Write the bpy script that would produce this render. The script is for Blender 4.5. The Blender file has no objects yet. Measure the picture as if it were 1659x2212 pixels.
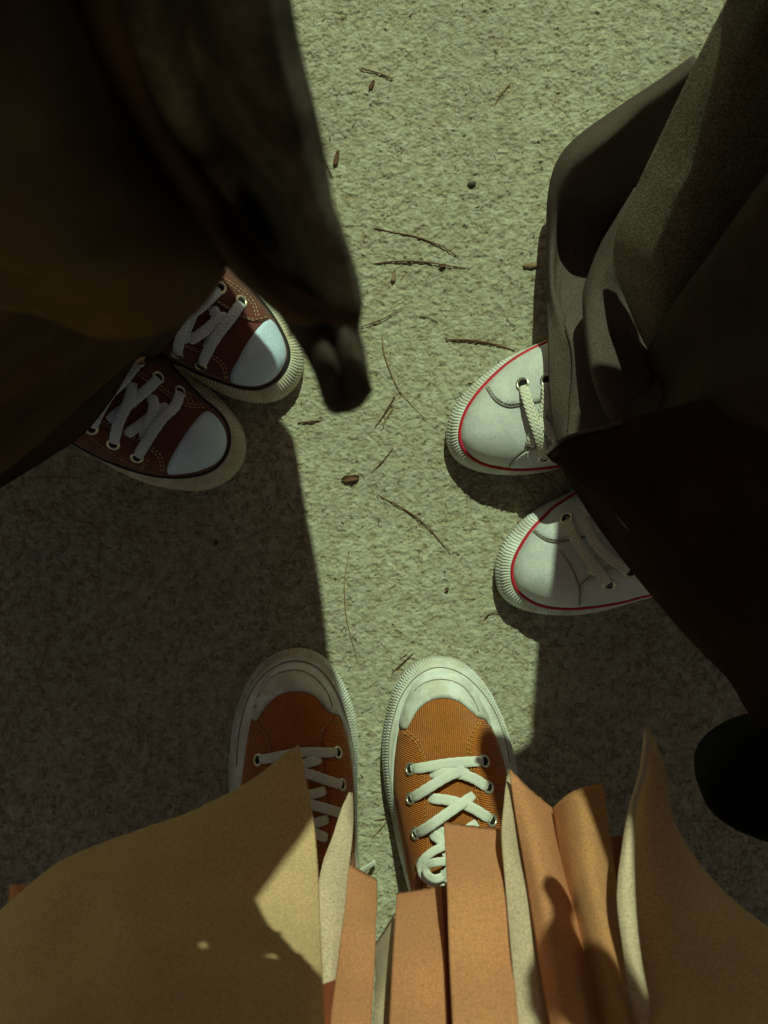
import bpy, bmesh, math, random
import numpy as np
from mathutils import Vector, Matrix, geometry
random.seed(7); np.random.seed(7)
C = bpy.context.scene
COL = C.collection

# ------------------------------------------------------------------ camera
H = 1.35; W = 0.68                      # lens height, width of ground in view (metres)
cam_d = bpy.data.cameras.new('camera'); cam = bpy.data.objects.new('camera', cam_d); COL.objects.link(cam)
cam.location = (0, 0, H); cam.rotation_euler = (0, 0, 0)
cam_d.sensor_fit = 'HORIZONTAL'; cam_d.sensor_width = 36
cam_d.angle = 2*math.atan(W/2/H); cam_d.clip_start = 0.02; cam_d.clip_end = 400
cam_d.dof.use_dof = True; cam_d.dof.focus_distance = 1.33; cam_d.dof.aperture_fstop = 20
C.camera = cam
# ------------------------------------------------------------------ light
SAZ = (0.12, 0.993); SEL = math.radians(48)
wd = bpy.data.worlds.new('World'); C.world = wd; wd.use_nodes = True
nt = wd.node_tree; bg = nt.nodes['Background']
sky = nt.nodes.new('ShaderNodeTexSky'); sky.sky_type = 'NISHITA'; sky.sun_disc = False
sky.sun_elevation = SEL; sky.sun_rotation = math.atan2(SAZ[0], SAZ[1])
tint = nt.nodes.new('ShaderNodeVectorMath'); tint.operation = 'MULTIPLY'; tint.inputs[1].default_value = (1.55, 1.0, 0.56)
nt.links.new(sky.outputs[0], tint.inputs[0]); nt.links.new(tint.outputs[0], bg.inputs[0]); bg.inputs[1].default_value = 0.058
sd = bpy.data.lights.new('sun', 'SUN'); sd.energy = 5.0; sd.angle = math.radians(0.5); sd.color = (0.80, 1.0, 0.63)
sun = bpy.data.objects.new('sun', sd); COL.objects.link(sun); sun.location = (0.3, 2.5, 3)
sv = Vector((SAZ[0]*math.cos(SEL), SAZ[1]*math.cos(SEL), math.sin(SEL)))
sun.rotation_euler = sv.to_track_quat('Z', 'Y').to_euler()
C.view_settings.view_transform = 'Standard'; C.view_settings.look = 'None'
C.view_settings.gamma = 1; C.view_settings.use_curve_mapping = False
C.view_settings.exposure = -0.52

# ------------------------------------------------------------------ helpers
def P(u, v, z=0.0):
    """where the line of sight of a picture point (1659 x 2212 units) meets height z"""
    k = W/1659*(H - z)/H
    return Vector(((u - 829.5)*k, (1106 - v)*k, z))
def z1(x, y): return ((150+x/2.0738)/1.1103, (580+y/2.0738)/1.1103)
def z2(x, y): return ((1000+x/2.37)/1.1103, (750+y/2.37)/1.1103)
def z3(x, y): return ((500+x/2.0738)/1.1103, (1500+y/2.0738)/1.1103)
def z5(x, y): return (829.5+x/2, 1486+y/2)
def z4(x, y): return (x/2, 1486+y/2)

def link(name, me, m, parent=None, smooth=True):
    o = bpy.data.objects.new(name, me); COL.objects.link(o)
    if m is not None: me.materials.append(m)
    if parent is not None: o.parent = parent
    if smooth:
        me.polygons.foreach_set('use_smooth', [True]*len(me.polygons))
    return o
def mesh(name, vs, fs, m, parent=None, smooth=True, uv=None):
    loc = root_loc(parent)
    me = bpy.data.meshes.new(name)
    me.from_pydata([tuple(Vector(v)-loc) for v in vs], [], fs)
    if uv is not None:
        l = me.uv_layers.new(name='UVMap')
        for i, lp in enumerate(me.loops): l.data[i].uv = uv[lp.vertex_index]
    me.update()
    return link(name, me, m, parent, smooth)
def root_loc(p):
    v = Vector((0, 0, 0))
    while p is not None:
        v = v + p.location; p = p.parent
    return v
def thing(name, label, cat, loc=(0, 0, 0), group=None):
    o = bpy.data.objects.new(name, None); COL.objects.link(o); o.location = loc; o.empty_display_size = 0.05
    o['label'] = label; o['category'] = cat
    if group: o['group'] = group
    return o
def tag(o, label, cat, group=None):
    o['label'] = label; o['category'] = cat
    if group: o['group'] = group
    return o
def catmull(pts, n, closed=False):
    p = np.array(pts, float); N = len(p)
    if closed: idx = lambda i: p[i % N]; segs = N
    else: segs = N-1
    def g(i):
        if closed: return p[i % N]
        if i < 0: return 2*p[0]-p[1]
        if i >= N: return 2*p[-1]-p[-2]
        return p[i]
    out = []
    for s in range(segs):
        a, b, c, d = g(s-1), g(s), g(s+1), g(s+2)
        # centripetal-ish tangents
        for k in range(n):
            t = k/n
            out.append(0.5*((2*b)+(-a+c)*t+(2*a-5*b+4*c-d)*t*t+(-a+3*b-3*c+d)*t**3))
    if not closed: out.append(p[-1])
    return np.array(out)
def resample(p, n, closed=False):
    p = np.array(p, float)
    q = np.vstack([p, p[:1]]) if closed else p
    d = np.r_[0, np.cumsum(np.linalg.norm(np.diff(q, axis=0), axis=1))]
    t = np.linspace(0, d[-1], n, endpoint=not closed)
    return np.stack([np.interp(t, d, q[:, k]) for k in range(q.shape[1])], 1)

# ------------------------------------------------------------------ materials
def mat(name, base, rough=0.85, var=0.15, vscale=60, fine=0.0, fscale=900, bump=0.0, bscale=400, sheen=0.0,
        spec=0.3, metal=0.0, second=None, secscale=20, coord='Object'):
    m = bpy.data.materials.new(name); m.use_nodes = True; n = m.node_tree; b = n.nodes['Principled BSDF']
    b.inputs['Roughness'].default_value = rough; b.inputs['Specular IOR Level'].default_value = spec
    b.inputs['Metallic'].default_value = metal
    if sheen: b.inputs['Sheen Weight'].default_value = sheen; b.inputs['Sheen Roughness'].default_value = 0.5
    tc = n.nodes.new('ShaderNodeTexCoord')
    def noise(sc, det=3, rough=0.6):
        q = n.nodes.new('ShaderNodeTexNoise'); q.inputs['Scale'].default_value = sc; q.inputs['Detail'].default_value = det
        q.inputs['Roughness'].default_value = rough; n.links.new(tc.outputs[coord], q.inputs['Vector']); return q
    def mul(col, fac_out, amt):
        mr = n.nodes.new('ShaderNodeMapRange'); mr.inputs['From Min'].default_value = 0.3; mr.inputs['From Max'].default_value = 0.7
        mr.inputs['To Min'].default_value = 1-amt; mr.inputs['To Max'].default_value = 1+amt
        n.links.new(fac_out, mr.inputs['Value'])
        mx = n.nodes.new('ShaderNodeVectorMath'); mx.operation = 'SCALE'
        n.links.new(col, mx.inputs[0]); n.links.new(mr.outputs[0], mx.inputs['Scale']); return mx.outputs[0]
    rgb = n.nodes.new('ShaderNodeRGB'); rgb.outputs[0].default_value = (*base, 1); col = rgb.outputs[0]
    if second:
        r2 = n.nodes.new('ShaderNodeRGB'); r2.outputs[0].default_value = (*second, 1)
        q = noise(secscale, 4, 0.65)
        mr = n.nodes.new('ShaderNodeMapRange'); mr.inputs['From Min'].default_value = 0.4; mr.inputs['From Max'].default_value = 0.62
        n.links.new(q.outputs[0], mr.inputs['Value'])
        mx = n.nodes.new('ShaderNodeMix'); mx.data_type = 'RGBA'
        n.links.new(mr.outputs[0], mx.inputs[0]); n.links.new(col, mx.inputs[6]); n.links.new(r2.outputs[0], mx.inputs[7]); col = mx.outputs[2]
    if var: col = mul(col, noise(vscale).outputs[0], var)
    if fine: col = mul(col, noise(fscale, 2, 0.8).outputs[0], fine)
    n.links.new(col, b.inputs['Base Color'])
    if bump:
        bp = n.nodes.new('ShaderNodeBump'); bp.inputs['Strength'].default_value = bump; bp.inputs['Distance'].default_value = 0.001
        n.links.new(noise(bscale, 4, 0.7).outputs[0], bp.inputs['Height']); n.links.new(bp.outputs[0], b.inputs['Normal'])
    m['bsdf'] = b.name
    return m
def add_wave(m, scale, strength, axis='X', coord='Object', rot=0.0, dist=0.0007, distort=0.6, darken=0.0):
    """fine woven or ribbed relief on top of what the material already has"""
    n = m.node_tree; b = n.nodes['Principled BSDF']
    tc = n.nodes.new('ShaderNodeTexCoord'); mp = n.nodes.new('ShaderNodeMapping'); mp.inputs['Rotation'].default_value = (0, 0, rot)
    w = n.nodes.new('ShaderNodeTexWave'); w.bands_direction = axis; w.inputs['Scale'].default_value = scale
    w.inputs['Distortion'].default_value = distort; w.inputs['Detail'].default_value = 2; w.inputs['Detail Scale'].default_value = 2
    n.links.new(tc.outputs[coord], mp.inputs[0]); n.links.new(mp.outputs[0], w.inputs[0])
    bp = n.nodes.new('ShaderNodeBump'); bp.inputs['Strength'].default_value = strength; bp.inputs['Distance'].default_value = dist
    n.links.new(w.outputs['Fac'], bp.inputs['Height'])
    if b.inputs['Normal'].links: n.links.new(b.inputs['Normal'].links[0].from_socket, bp.inputs['Normal'])
    n.links.new(bp.outputs[0], b.inputs['Normal'])
    if darken:
        src = b.inputs['Base Color'].links[0].from_socket
        mr = n.nodes.new('ShaderNodeMapRange'); mr.inputs['To Min'].default_value = 1-darken; mr.inputs['To Max'].default_value = 1+darken*0.5
        n.links.new(w.outputs['Fac'], mr.inputs['Value'])
        mx = n.nodes.new('ShaderNodeVectorMath'); mx.operation = 'SCALE'
        n.links.new(src, mx.inputs[0]); n.links.new(mr.outputs[0], mx.inputs['Scale']); n.links.new(mx.outputs[0], b.inputs['Base Color'])
    return m

M = {}
M['ground'] = mat('rough_concrete', (0.385, 0.38, 0.30), 0.95, 0.10, 9, 0.16, 260, 0.9, 650, second=(0.31, 0.295, 0.215), secscale=110, spec=0.1)
M['foxing'] = mat('white_rubber', (0.64, 0.68, 0.68), 0.6, 0.07, 30, 0.06, 500, 0.15, 600, second=(0.49, 0.49, 0.43), secscale=48)
M['foxing_old'] = mat('aged_rubber', (0.60, 0.60, 0.52), 0.65, 0.12, 30, 0.10, 500, 0.2, 600, second=(0.44, 0.41, 0.31), secscale=60)
M['cap'] = mat('toe_rubber', (0.50, 0.64, 0.84), 0.55, 0.07, 25, 0.16, 600, 0.12, 700)  # blue of the skylight is mixed into this white rubber
M['maroon'] = add_wave(mat('maroon_canvas', (0.105, 0.034, 0.026), 0.9, 0.15, 40, 0.25, 900, 0.2, 900, sheen=0.1), 420, 0.25, 'DIAGONAL')
M['white_canvas'] = add_wave(mat('white_canvas', (0.60, 0.64, 0.64), 0.9, 0.06, 30, 0.14, 600, 0.3, 900, second=(0.50, 0.53, 0.56), secscale=26), 420, 0.2, 'DIAGONAL')
M['black_stripe'] = mat('black_rubber', (0.012, 0.012, 0.014), 0.5, 0.1, 50)
M['red_stripe'] = mat('red_rubber', (0.42, 0.012, 0.03), 0.5, 0.15, 50)
M['lace'] = mat('white_lace', (0.54, 0.62, 0.76), 0.9, 0.08, 60, 0.12, 800, 0.3, 1200)
M['lace_cream'] = mat('cream_lace', (0.62, 0.63, 0.55), 0.9, 0.08, 60, 0.12, 800, 0.3, 1200)
M['metal'] = mat('eyelet_metal', (0.62, 0.60, 0.50), 0.35, 0.1, 80, metal=0.85)
M['hole'] = mat('eyelet_hole', (0.01, 0.009, 0.008), 0.9, 0)
M['thread'] = mat('pale_thread', (0.42, 0.30, 0.24), 0.9, 0.2, 300)
M['thread_white'] = mat('white_thread', (0.5, 0.5, 0.46), 0.9, 0.2, 300)
M['thread_gold'] = mat('gold_thread', (0.50, 0.24, 0.05), 0.9, 0.2, 300)
M['rust'] = add_wave(mat('rust_corduroy', (0.47, 0.14, 0.013), 0.9, 0.16, 30, 0.18, 500, 0.3, 700, sheen=0.15), 190, 0.9, 'X', rot=0.08, dist=0.0012, distort=1.2, darken=0.35)
M['rust_side'] = add_wave(mat('rust_corduroy_side', (0.45, 0.13, 0.013), 0.9, 0.16, 30, 0.18, 500, 0.3, 700, sheen=0.15), 190, 0.9, 'Y', rot=0.25, dist=0.0012, distort=1.2, darken=0.35)
M['lining'] = mat('shoe_lining', (0.05, 0.03, 0.02), 0.95, 0.2)
M['coat'] = add_wave(mat('black_coat_cloth', (0.042, 0.029, 0.019), 0.95, 0.35, 18, 0.35, 700, 0.4, 900, second=(0.070, 0.038, 0.018), secscale=7, spec=0.1), 500, 0.2, 'DIAGONAL')
M['coat_dapple'] = mat('dappled_black_cloth', (0.12, 0.105, 0.09), 0.95, 0.3, 40, 0.45, 700, 0.6, 900, second=(0.026, 0.019, 0.014), secscale=13, spec=0.1)  # pale mottling paints dappled sunlight into the cloth colour
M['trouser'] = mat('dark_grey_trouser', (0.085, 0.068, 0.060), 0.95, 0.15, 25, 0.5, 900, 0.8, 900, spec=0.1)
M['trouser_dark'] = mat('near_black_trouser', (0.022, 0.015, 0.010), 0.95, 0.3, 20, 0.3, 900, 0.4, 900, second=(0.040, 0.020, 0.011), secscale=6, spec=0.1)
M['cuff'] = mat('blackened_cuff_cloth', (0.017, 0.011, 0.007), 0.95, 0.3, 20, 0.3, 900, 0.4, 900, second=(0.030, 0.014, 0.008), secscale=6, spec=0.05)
M['wool'] = mat('flecked_wool', (0.13, 0.108, 0.08), 0.9, 0.2, 20, 0.85, 650, 1.0, 500, spec=0.3)
M['tan'] = add_wave(mat('khaki_coat_cloth', (0.55, 0.36, 0.205), 0.95, 0.07, 12, 0.34, 750, 0.35, 700, second=(0.50, 0.335, 0.195), secscale=5), 420, 0.25, 'DIAGONAL')
M['suede'] = mat('rust_suede', (0.54, 0.225, 0.115), 0.95, 0.08, 10, 0.34, 750, 0.35, 600, second=(0.50, 0.225, 0.11), secscale=9)
M['suede_brown'] = mat('brown_suede', (0.45, 0.215, 0.10), 0.95, 0.08, 14, 0.34, 750, 0.35, 600)
M['suede_back'] = mat('pale_suede_back', (0.50, 0.38, 0.29), 0.95, 0.08, 14, 0.36, 700, 0.4, 600)
M['suede_dark'] = mat('dark_red_suede', (0.20, 0.045, 0.02), 0.95, 0.1, 14, 0.2, 520)
M['edge_pale'] = mat('raw_suede_edge', (0.46, 0.34, 0.20), 0.95, 0.1, 60)
M['bag'] = mat('black_leather', (0.004, 0.004, 0.003), 0.9, 0.2, 40, 0, 0, 0.2, 300, spec=0.05)
M['seam'] = mat('seam_shadow_thread', (0.20, 0.19, 0.15), 0.95, 0.2, 200)
M['skin'] = mat('skin', (0.42, 0.25, 0.17), 0.6, 0.08, 30)
M['hair'] = mat('dark_hair', (0.02, 0.014, 0.01), 0.7, 0.3, 40)
M['twig'] = mat('dry_twig', (0.10, 0.045, 0.025), 0.9, 0.3, 80)
M['needle'] = mat('pale_needle', (0.26, 0.17, 0.08), 0.8, 0.3, 80)
M['leaf'] = mat('dry_leaf', (0.11, 0.05, 0.028), 0.8, 0.35, 150, bump=0.4, bscale=200)
M['chip'] = mat('wood_chip', (0.22, 0.15, 0.09), 0.9, 0.3, 120)
M['stone'] = mat('dark_stone', (0.05, 0.045, 0.035), 0.8, 0.3, 150)

# ------------------------------------------------------------------ ground: one sheet, real relief under the lens
def build_ground():
    hx, hy, st = 0.39, 0.51, 0.00092
    nx, ny = int(2*hx/st)+1, int(2*hy/st)+1
    xs = np.linspace(-hx, hx, nx); ys = np.linspace(-hy, hy, ny)
    X, Y = np.meshgrid(xs, ys)
    rng = np.random.RandomState(3)
    def value_noise(cell):
        gx, gy = X/cell+500, Y/cell+500
        ix, iy = np.floor(gx).astype(int), np.floor(gy).astype(int)
        fx, fy = gx-ix, gy-iy; fx = fx*fx*(3-2*fx); fy = fy*fy*(3-2*fy)
        T = rng.rand(2048, 2048)
        g = lambda a, b: T[a % 2048, b % 2048]
        return (g(ix, iy)*(1-fx)+g(ix+1, iy)*fx)*(1-fy)+(g(ix, iy+1)*(1-fx)+g(ix+1, iy+1)*fx)*fy
    def chips(cell, warp):
        Xw = X+(value_noise(0.004)-.5)*warp; Yw = Y*1.35+(value_noise(0.004)-.5)*warp
        gx, gy = Xw/cell+700, Yw/cell+700
        ix, iy = np.floor(gx).astype(int), np.floor(gy).astype(int)
        jx, jy, hh, sx, sy = (rng.rand(1024, 1024) for _ in range(5))
        f1 = np.full(X.shape, 9.); f2 = f1.copy(); hv = np.zeros(X.shape)
        for a in (-1, 0, 1):
            for b in (-1, 0, 1):
                cx, cy = ix+a, iy+b
                px = cx+jx[cx % 1024, cy % 1024]; py = cy+jy[cx % 1024, cy % 1024]
                d = np.hypot(gx-px, gy-py)
                k = hh[cx % 1024, cy % 1024]+(sx[cx % 1024, cy % 1024]-.5)*(gx-px)*1.1+(sy[cx % 1024, cy % 1024]-.5)*(gy-py)*1.1
                m_ = d < f1
                f2 = np.where(m_, f1, np.minimum(f2, d)); hv = np.where(m_, k, hv); f1 = np.where(m_, d, f1)
        e = np.clip((f2-f1)*3.6, 0, 1)
        return hv, e*e*(3-2*e)
    h1, e1 = chips(0.0042, 0.006); h2, e2 = chips(0.0024, 0.004)
    deep = np.clip((value_noise(0.0045)-0.35)*2.5, 0, 1)
    Z = h1*0.0008+(e1-1)*0.0010*deep+h2*0.0009+(e2-1)*0.0007*deep+(value_noise(0.0013)-.5)*0.0006+(value_noise(0.0022)-.5)*0.0005+(value_noise(0.018)-.5)*0.0012+(value_noise(0.06)-.5)*0.0012
    Z += np.where(value_noise(0.009) > 0.83, -0.0006, 0)
    dirt = np.clip((1-e1)*deep*0.55+(1-e2)*deep*0.3+np.clip((value_noise(0.007)-.78)*5, 0, 1)*0.2, 0, 1)
    e = np.clip(np.minimum((hx-np.abs(X))/0.03, (hy-np.abs(Y))/0.03), 0, 1)
    Z = (Z-Z.mean())*e - 0.0008
    vs = np.stack([X.ravel(), Y.ravel(), Z.ravel()], 1)
    i = np.arange(nx*ny).reshape(ny, nx)
    q = np.stack([i[:-1, :-1].ravel(), i[:-1, 1:].ravel(), i[1:, 1:].ravel(), i[1:, :-1].ravel()], 1)
    big = 150.0; n0 = len(vs)
    ring = [(-big, -big), (big, -big), (big, big), (-big, big)]
    vs = np.vstack([vs, np.array([(a, b, -0.0008) for a, b in ring])])
    me = bpy.data.meshes.new('ground')
    me.vertices.add(len(vs)); me.vertices.foreach_set('co', vs.ravel())
    polys = [list(map(int, r)) for r in []]
    bnd = [list(map(int, i[0, :])), list(map(int, i[:, -1])), list(map(int, i[-1, ::-1])), list(map(int, i[::-1, 0]))]
    extra = []
    for k, b in enumerate(bnd):      # four trapezoids out to the horizon, each sharing the patch's edge
        extra.append([n0+k, n0+(k+1) % 4] + b[::-1])
    nl = len(q)*4+sum(len(e_) for e_ in extra)
    loops = np.concatenate([q.ravel()]+[np.array(e_) for e_ in extra])
    me.loops.add(nl); me.loops.foreach_set('vertex_index', loops.astype(np.int32))
    starts = list(range(0, len(q)*4, 4)); s = len(q)*4; tot = [4]*len(q)
    for e_ in extra: starts.append(s); tot.append(len(e_)); s += len(e_)
    me.polygons.add(len(starts)); me.polygons.foreach_set('loop_start', starts); me.polygons.foreach_set('loop_total', tot)
    me.update(calc_edges=True); me.validate()
    at = me.attributes.new('dirt', 'FLOAT', 'POINT'); at.data.foreach_set('value', np.r_[dirt.ravel(), [0.3]*4].astype(np.float32))
    gm = M['ground'].node_tree; gb = gm.nodes['Principled BSDF']; src = gb.inputs['Base Color'].links[0].from_socket
    an = gm.nodes.new('ShaderNodeAttribute'); an.attribute_name = 'dirt'
    mx = gm.nodes.new('ShaderNodeMix'); mx.data_type = 'RGBA'; gm.links.new(an.outputs['Fac'], mx.inputs[0]); gm.links.new(src, mx.inputs[6])
    mx.inputs[7].default_value = (0.21, 0.15, 0.085, 1); gm.links.new(mx.outputs[2], gb.inputs['Base Color'])
    o = link('ground', me, M['ground'], smooth=True); o['kind'] = 'structure'
    return o
build_ground()

# ------------------------------------------------------------------ sneakers
class Shoe:
    def __init__(s, label, toe, heel_dir, outer, inner, toplift=(0.024, 0.030, 0.046, 0.062, 0.075), zo=0.012, zb=0.030, R=0.036,
                 L=0.285, group=None, hw=0.036):
        t0 = P(*toe, 0.012); s.o = Vector((t0.x, t0.y, 0))
        a = Vector((heel_dir[0], -heel_dir[1], 0)).normalized(); s.a = a; s.b = Vector((-a.y, a.x, 0))
        s.root = thing('sneaker', label, 'sneaker', (s.o+a*0.14), group)
        s.zb = zb; s.R = R; s.lift = toplift; s.L = L
        def loc(p, z):
            w = P(*p, z)-s.o; return (w.dot(s.a), w.dot(s.b))
        def close(pts, hw_, L_):
            p = [loc(q, zo if pts is outer else zb) for q in pts]
            # p runs from one side's rear, round the toe, to the other side's rear
            s0 = 1 if p[0][1] > 0 else -1
            tail = [(x, f) for x, f in ((0.17, 1.06), (0.20, 1.0), (0.23, 0.97), (0.255, 0.86), (0.275, 0.58), (0.2845, 0.2))]
            def tl(pt, sg):
                out_ = []
                for x, f in tail:
                    x *= L_/0.285
                    if x > pt[0]+0.018:
                        t = min(1, (x-pt[0])/0.10); t = t*t*(3-2*t)
                        out_.append((x, (1-t)*pt[1]+t*sg*hw_*f))
                return out_
            end = tl(p[-1], -s0); beg = tl(p[0], s0)[::-1]
            return catmull(p+end+beg, 8, True)
        s.outer = resample(close(outer, hw, L), 420, True)
        s.inner = resample(close(inner, hw-0.005, L-0.004), 420, True)
        s.seg = np.stack([s.inner, np.roll(s.inner, -1, 0)], 1)
    def dist(s, x, y):
        A = s.seg[:, 0]; B = s.seg[:, 1]; d = B-A
        x = np.atleast_1d(x)[:, None]; y = np.atleast_1d(y)[:, None]
        t = np.clip(((x-A[:, 0])*d[:, 0]+(y-A[:, 1])*d[:, 1])/(d**2).sum(1), 0, 1)
        dd = np.hypot(x-A[:, 0]-t*d[:, 0], y-A[:, 1]-t*d[:, 1]).min(1)
        c = ((A[:, 1] > y) != (B[:, 1] > y)) & (x < (B[:, 0]-A[:, 0])*(y-A[:, 1])/(B[:, 1]-A[:, 1]+1e-12)+A[:, 0])
        ins = c.sum(1) % 2 == 1
        return np.where(ins, dd, -dd)
    def Z(s, x, y):
        x = np.atleast_1d(np.array(x, float)); y = np.atleast_1d(np.array(y, float))
        d = np.clip(s.dist(x, y)/s.R, 0, 1)
        g = (1-(1-d)**2.3)**0.62
        A = np.interp(x, [0.02, 0.06, 0.11, 0.16, 0.21], s.lift)
        return s.zb+A*g
    def uvz(s, pt, off=0.0):
        """picture point -> plan point on the upper"""
        z = 0.05
        for _ in range(6):
            w = P(*pt, z)-s.o; x, y = w.dot(s.a), w.dot(s.b); z = float(s.Z(x, y)[0])+off
        return (x, y)
    def world(s, x, y, z): return s.o+s.a*x+s.b*y+Vector((0, 0, z))
    def normal(s, x, y):
        e = 0.002
        zx = (s.Z(x+e, y)-s.Z(x-e, y))[0]/(2*e); zy = (s.Z(x, y+e)-s.Z(x, y-e))[0]/(2*e)
        return (Vector((0, 0, 1))-s.a*zx-s.b*zy).normalized()
    def patch(s, name, poly, m, off, thick=0.0016, plan=False, close=True, step=0.0042, smoothn=6, puff=0.0, label=None, hole=None):
        pl = poly if plan else [s.uvz(p, off) for p in poly]
        c = catmull(pl, smoothn, True) if smoothn else np.array(pl)
        per = np.linalg.norm(np.diff(np.vstack([c, c[:1]]), axis=0), axis=1).sum()
        c = resample(c, max(16, int(per/0.0035)), True)
        n = len(c)
        lo, hi = c.min(0), c.max(0)
        gx, gy = np.meshgrid(np.arange(lo[0], hi[0], step), np.arange(lo[1], hi[1], step)); g = np.stack([gx.ravel(), gy.ravel()], 1)
        A = c; B = np.roll(c, -1, 0); d = B-A
        t = np.clip(((g[:, None, 0]-A[:, 0])*d[:, 0]+(g[:, None, 1]-A[:, 1])*d[:, 1])/((d**2).sum(1)+1e-12), 0, 1)
        dd = np.hypot(g[:, None, 0]-A[:, 0]-t*d[:, 0], g[:, None, 1]-A[:, 1]-t*d[:, 1]).min(1)
        cr = ((A[:, 1] > g[:, 1:2]) != (B[:, 1] > g[:, 1:2])) & (g[:, :1] < (B[:, 0]-A[:, 0])*(g[:, 1:2]-A[:, 1])/(B[:, 1]-A[:, 1]+1e-12)+A[:, 0])
        keep = (cr.sum(1) % 2 == 1) & (dd > 0.0016)
        g = g[keep]; dg = dd[keep]
        allp = [Vector(p) for p in c]+[Vector(p) for p in g]
        r = geometry.delaunay_2d_cdt(allp, [], [list(range(n))], 1, 1e-7)
        V = np.array([tuple(v) for v in r[0]]); F = [list(f) for f in r[2]]; orig = r[3]
        z = s.Z(V[:, 0], V[:, 1])
        vs = []; bmap = {}
        for i, (p, oi) in enumerate(zip(V, orig)):
            isb = any(k < n for k in oi) if oi else False
            k = min(oi) if oi else -1
            q = 0 if isb else (dg[k-n] if k >= n else 0.004)
            rr = min(q/0.0035, 1); o_ = off*(0.45+0.55*math.sqrt(rr)) + puff*min(q/0.012, 1)
            vs.append(s.world(p[0], p[1], z[i]+o_))
            if isb:
                for kk in oi:
                    if kk < n: bmap[kk] = i
        # skirt down into the surface below
        ids = [bmap[k] for k in range(n) if k in bmap]
        base = len(vs)
        for k in ids: vs.append(vs[k]-Vector((0, 0, thick+off*0.6)))
        for j in range(len(ids)):
            j2 = (j+1) % len(ids)
            if ids[j] != ids[j2]: F.append([ids[j], base+j, base+j2, ids[j2]])
        # face up
        me_f = []
        for f in F:
            if len(f) >= 3:
                me_f.append(f)
        o = mesh(name, vs, me_f, m, s.root)
        bm = bmesh.new(); bm.from_mesh(o.data); bmesh.ops.recalc_face_normals(bm, faces=bm.faces); bm.to_mesh(o.data); bm.free()
        o.data.polygons.foreach_set('use_smooth', [True]*len(o.data.polygons))
        if label: o['label'] = label
        return o
    def sole(s, m, toe_rib=True, rib_n=150, zt=None, rows=None, ribx=0.10, amp=0.0006, name='midsole', ribrow=8, ribp=0.0030):
        zt = s.zb if zt is None else zt
        n = 1500
        O = resample(s.outer, n, True); I = resample(s.inner, n, True)
        # match inner samples to the nearest direction from outer
        I2 = np.zeros_like(O)
        for k in range(n):
            j = np.argmin(((s.inner-O[k])**2).sum(1)); I2[k] = s.inner[j]
        ker = np.ones(9)/9
        I2 = np.stack([np.convolve(np.r_[I2[-4:, c], I2[:, c], I2[:4, c]], ker, 'valid') for c in (0, 1)], 1)
        prof = [(0.10, 0.0), (0.02, 0.002), (0.0, 0.006), (0.0, 0.012), (0.05, 0.0165), (0.14, 0.0200), (0.28, 0.0235), (0.45, 0.0262), (0.64, 0.0282), (0.82, 0.0297), (1.0, zt), (1.25, zt-0.003)]
        vs = []; fs = []
        arc = np.r_[0, np.cumsum(np.linalg.norm(np.diff(O, axis=0), axis=1))]
        for r, (t, z) in enumerate(prof):
            for k in range(n):
                p = O[k]*(1-t)+I2[k]*t
                dz = 0; fade = np.clip((ribx-O[k][0])/0.02, 0, 1)
                if toe_rib and 1 <= r <= ribrow and fade > 0:
                    w = math.sin(arc[k]*2*math.pi/ribp + (r*0.9 if (r % 6) < 3 else -r*0.9))
                    dz = amp*w*fade
                q = p + (O[k]-I2[k])/np.linalg.norm(O[k]-I2[k]+1e-9)*dz*0.9
                vs.append(s.world(q[0], q[1], z+dz))
        for r in range(len(prof)-1):
            for k in range(n):
                k2 = (k+1) % n; fs.append([r*n+k, r*n+k2, (r+1)*n+k2, (r+1)*n+k])
        fs.append([k for k in range(n)][::-1])
        mesh(name, vs, fs, m, s.root)
        # thin darker outsole under it
        vs = []; fs = []
        O2 = resample(s.outer, 120, True); c = O2.mean(0)
        for z, k_ in ((0.0, 0.985), (0.0035, 0.985)):
            for p in O2:
                q = c+(p-c)*k_; vs.append(s.world(q[0], q[1], z-0.0005))
        return
    def upper(s, m, name='upper'):
        s.patch(name, [tuple(p) for p in resample(s.inner, 90, True)], m, 0.0004, plan=True, smoothn=0, thick=0.006)
    def tube(s, name, pts, m, r=0.0011, closed=False, off=0.0, plan=False, n=8, flat=1.0):
        pl = pts if plan else [s.uvz(p) for p in pts]
        c = catmull(pl, n, closed)
        z = s.Z(c[:, 0], c[:, 1])+off
        path = [s.world(p[0], p[1], zz) for p, zz in zip(c, z)]
        return tube_mesh(name, path, r, m, s.root, closed=closed, flat=flat)
    def stripe(s, m, r=0.0016, name='foxing_stripe'):
        pth = [s.world(p[0], p[1], s.zb+0.0008) for p in resample(s.inner, 260, True)]
        return tube_mesh(name, pth, r, m, s.root, closed=True)
    def eyelet(s, pt, m, R=0.0048, r=0.0014, off=0.0022):
        x, y = s.uvz(pt, off); z = s.Z(x, y)[0]+off; nrm = s.normal(x, y); c = s.world(x, y, z)
        q = nrm.to_track_quat('Z', 'Y'); vs = []; fs = []; nu, nv = 24, 8
        for i in range(nu):
            for j in range(nv):
                a, b = i*2*math.pi/nu, j*2*math.pi/nv
                vs.append(c+q@Vector(((R+r*math.cos(b))*math.cos(a), (R+r*math.cos(b))*math.sin(a), r*0.8*math.sin(b))))
        for i in range(nu):
            for j in range(nv):
                fs.append([i*nv+j, ((i+1) % nu)*nv+j, ((i+1) % nu)*nv+(j+1) % nv, i*nv+(j+1) % nv])
        e = mesh('eyelet', vs, fs, m, s.root)
        vs = [c-nrm*0.0002]+[c-nrm*0.0002+q@Vector((R*math.cos(i*math.pi/8), R*math.sin(i*math.pi/8), 0)) for i in range(16)]
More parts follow.
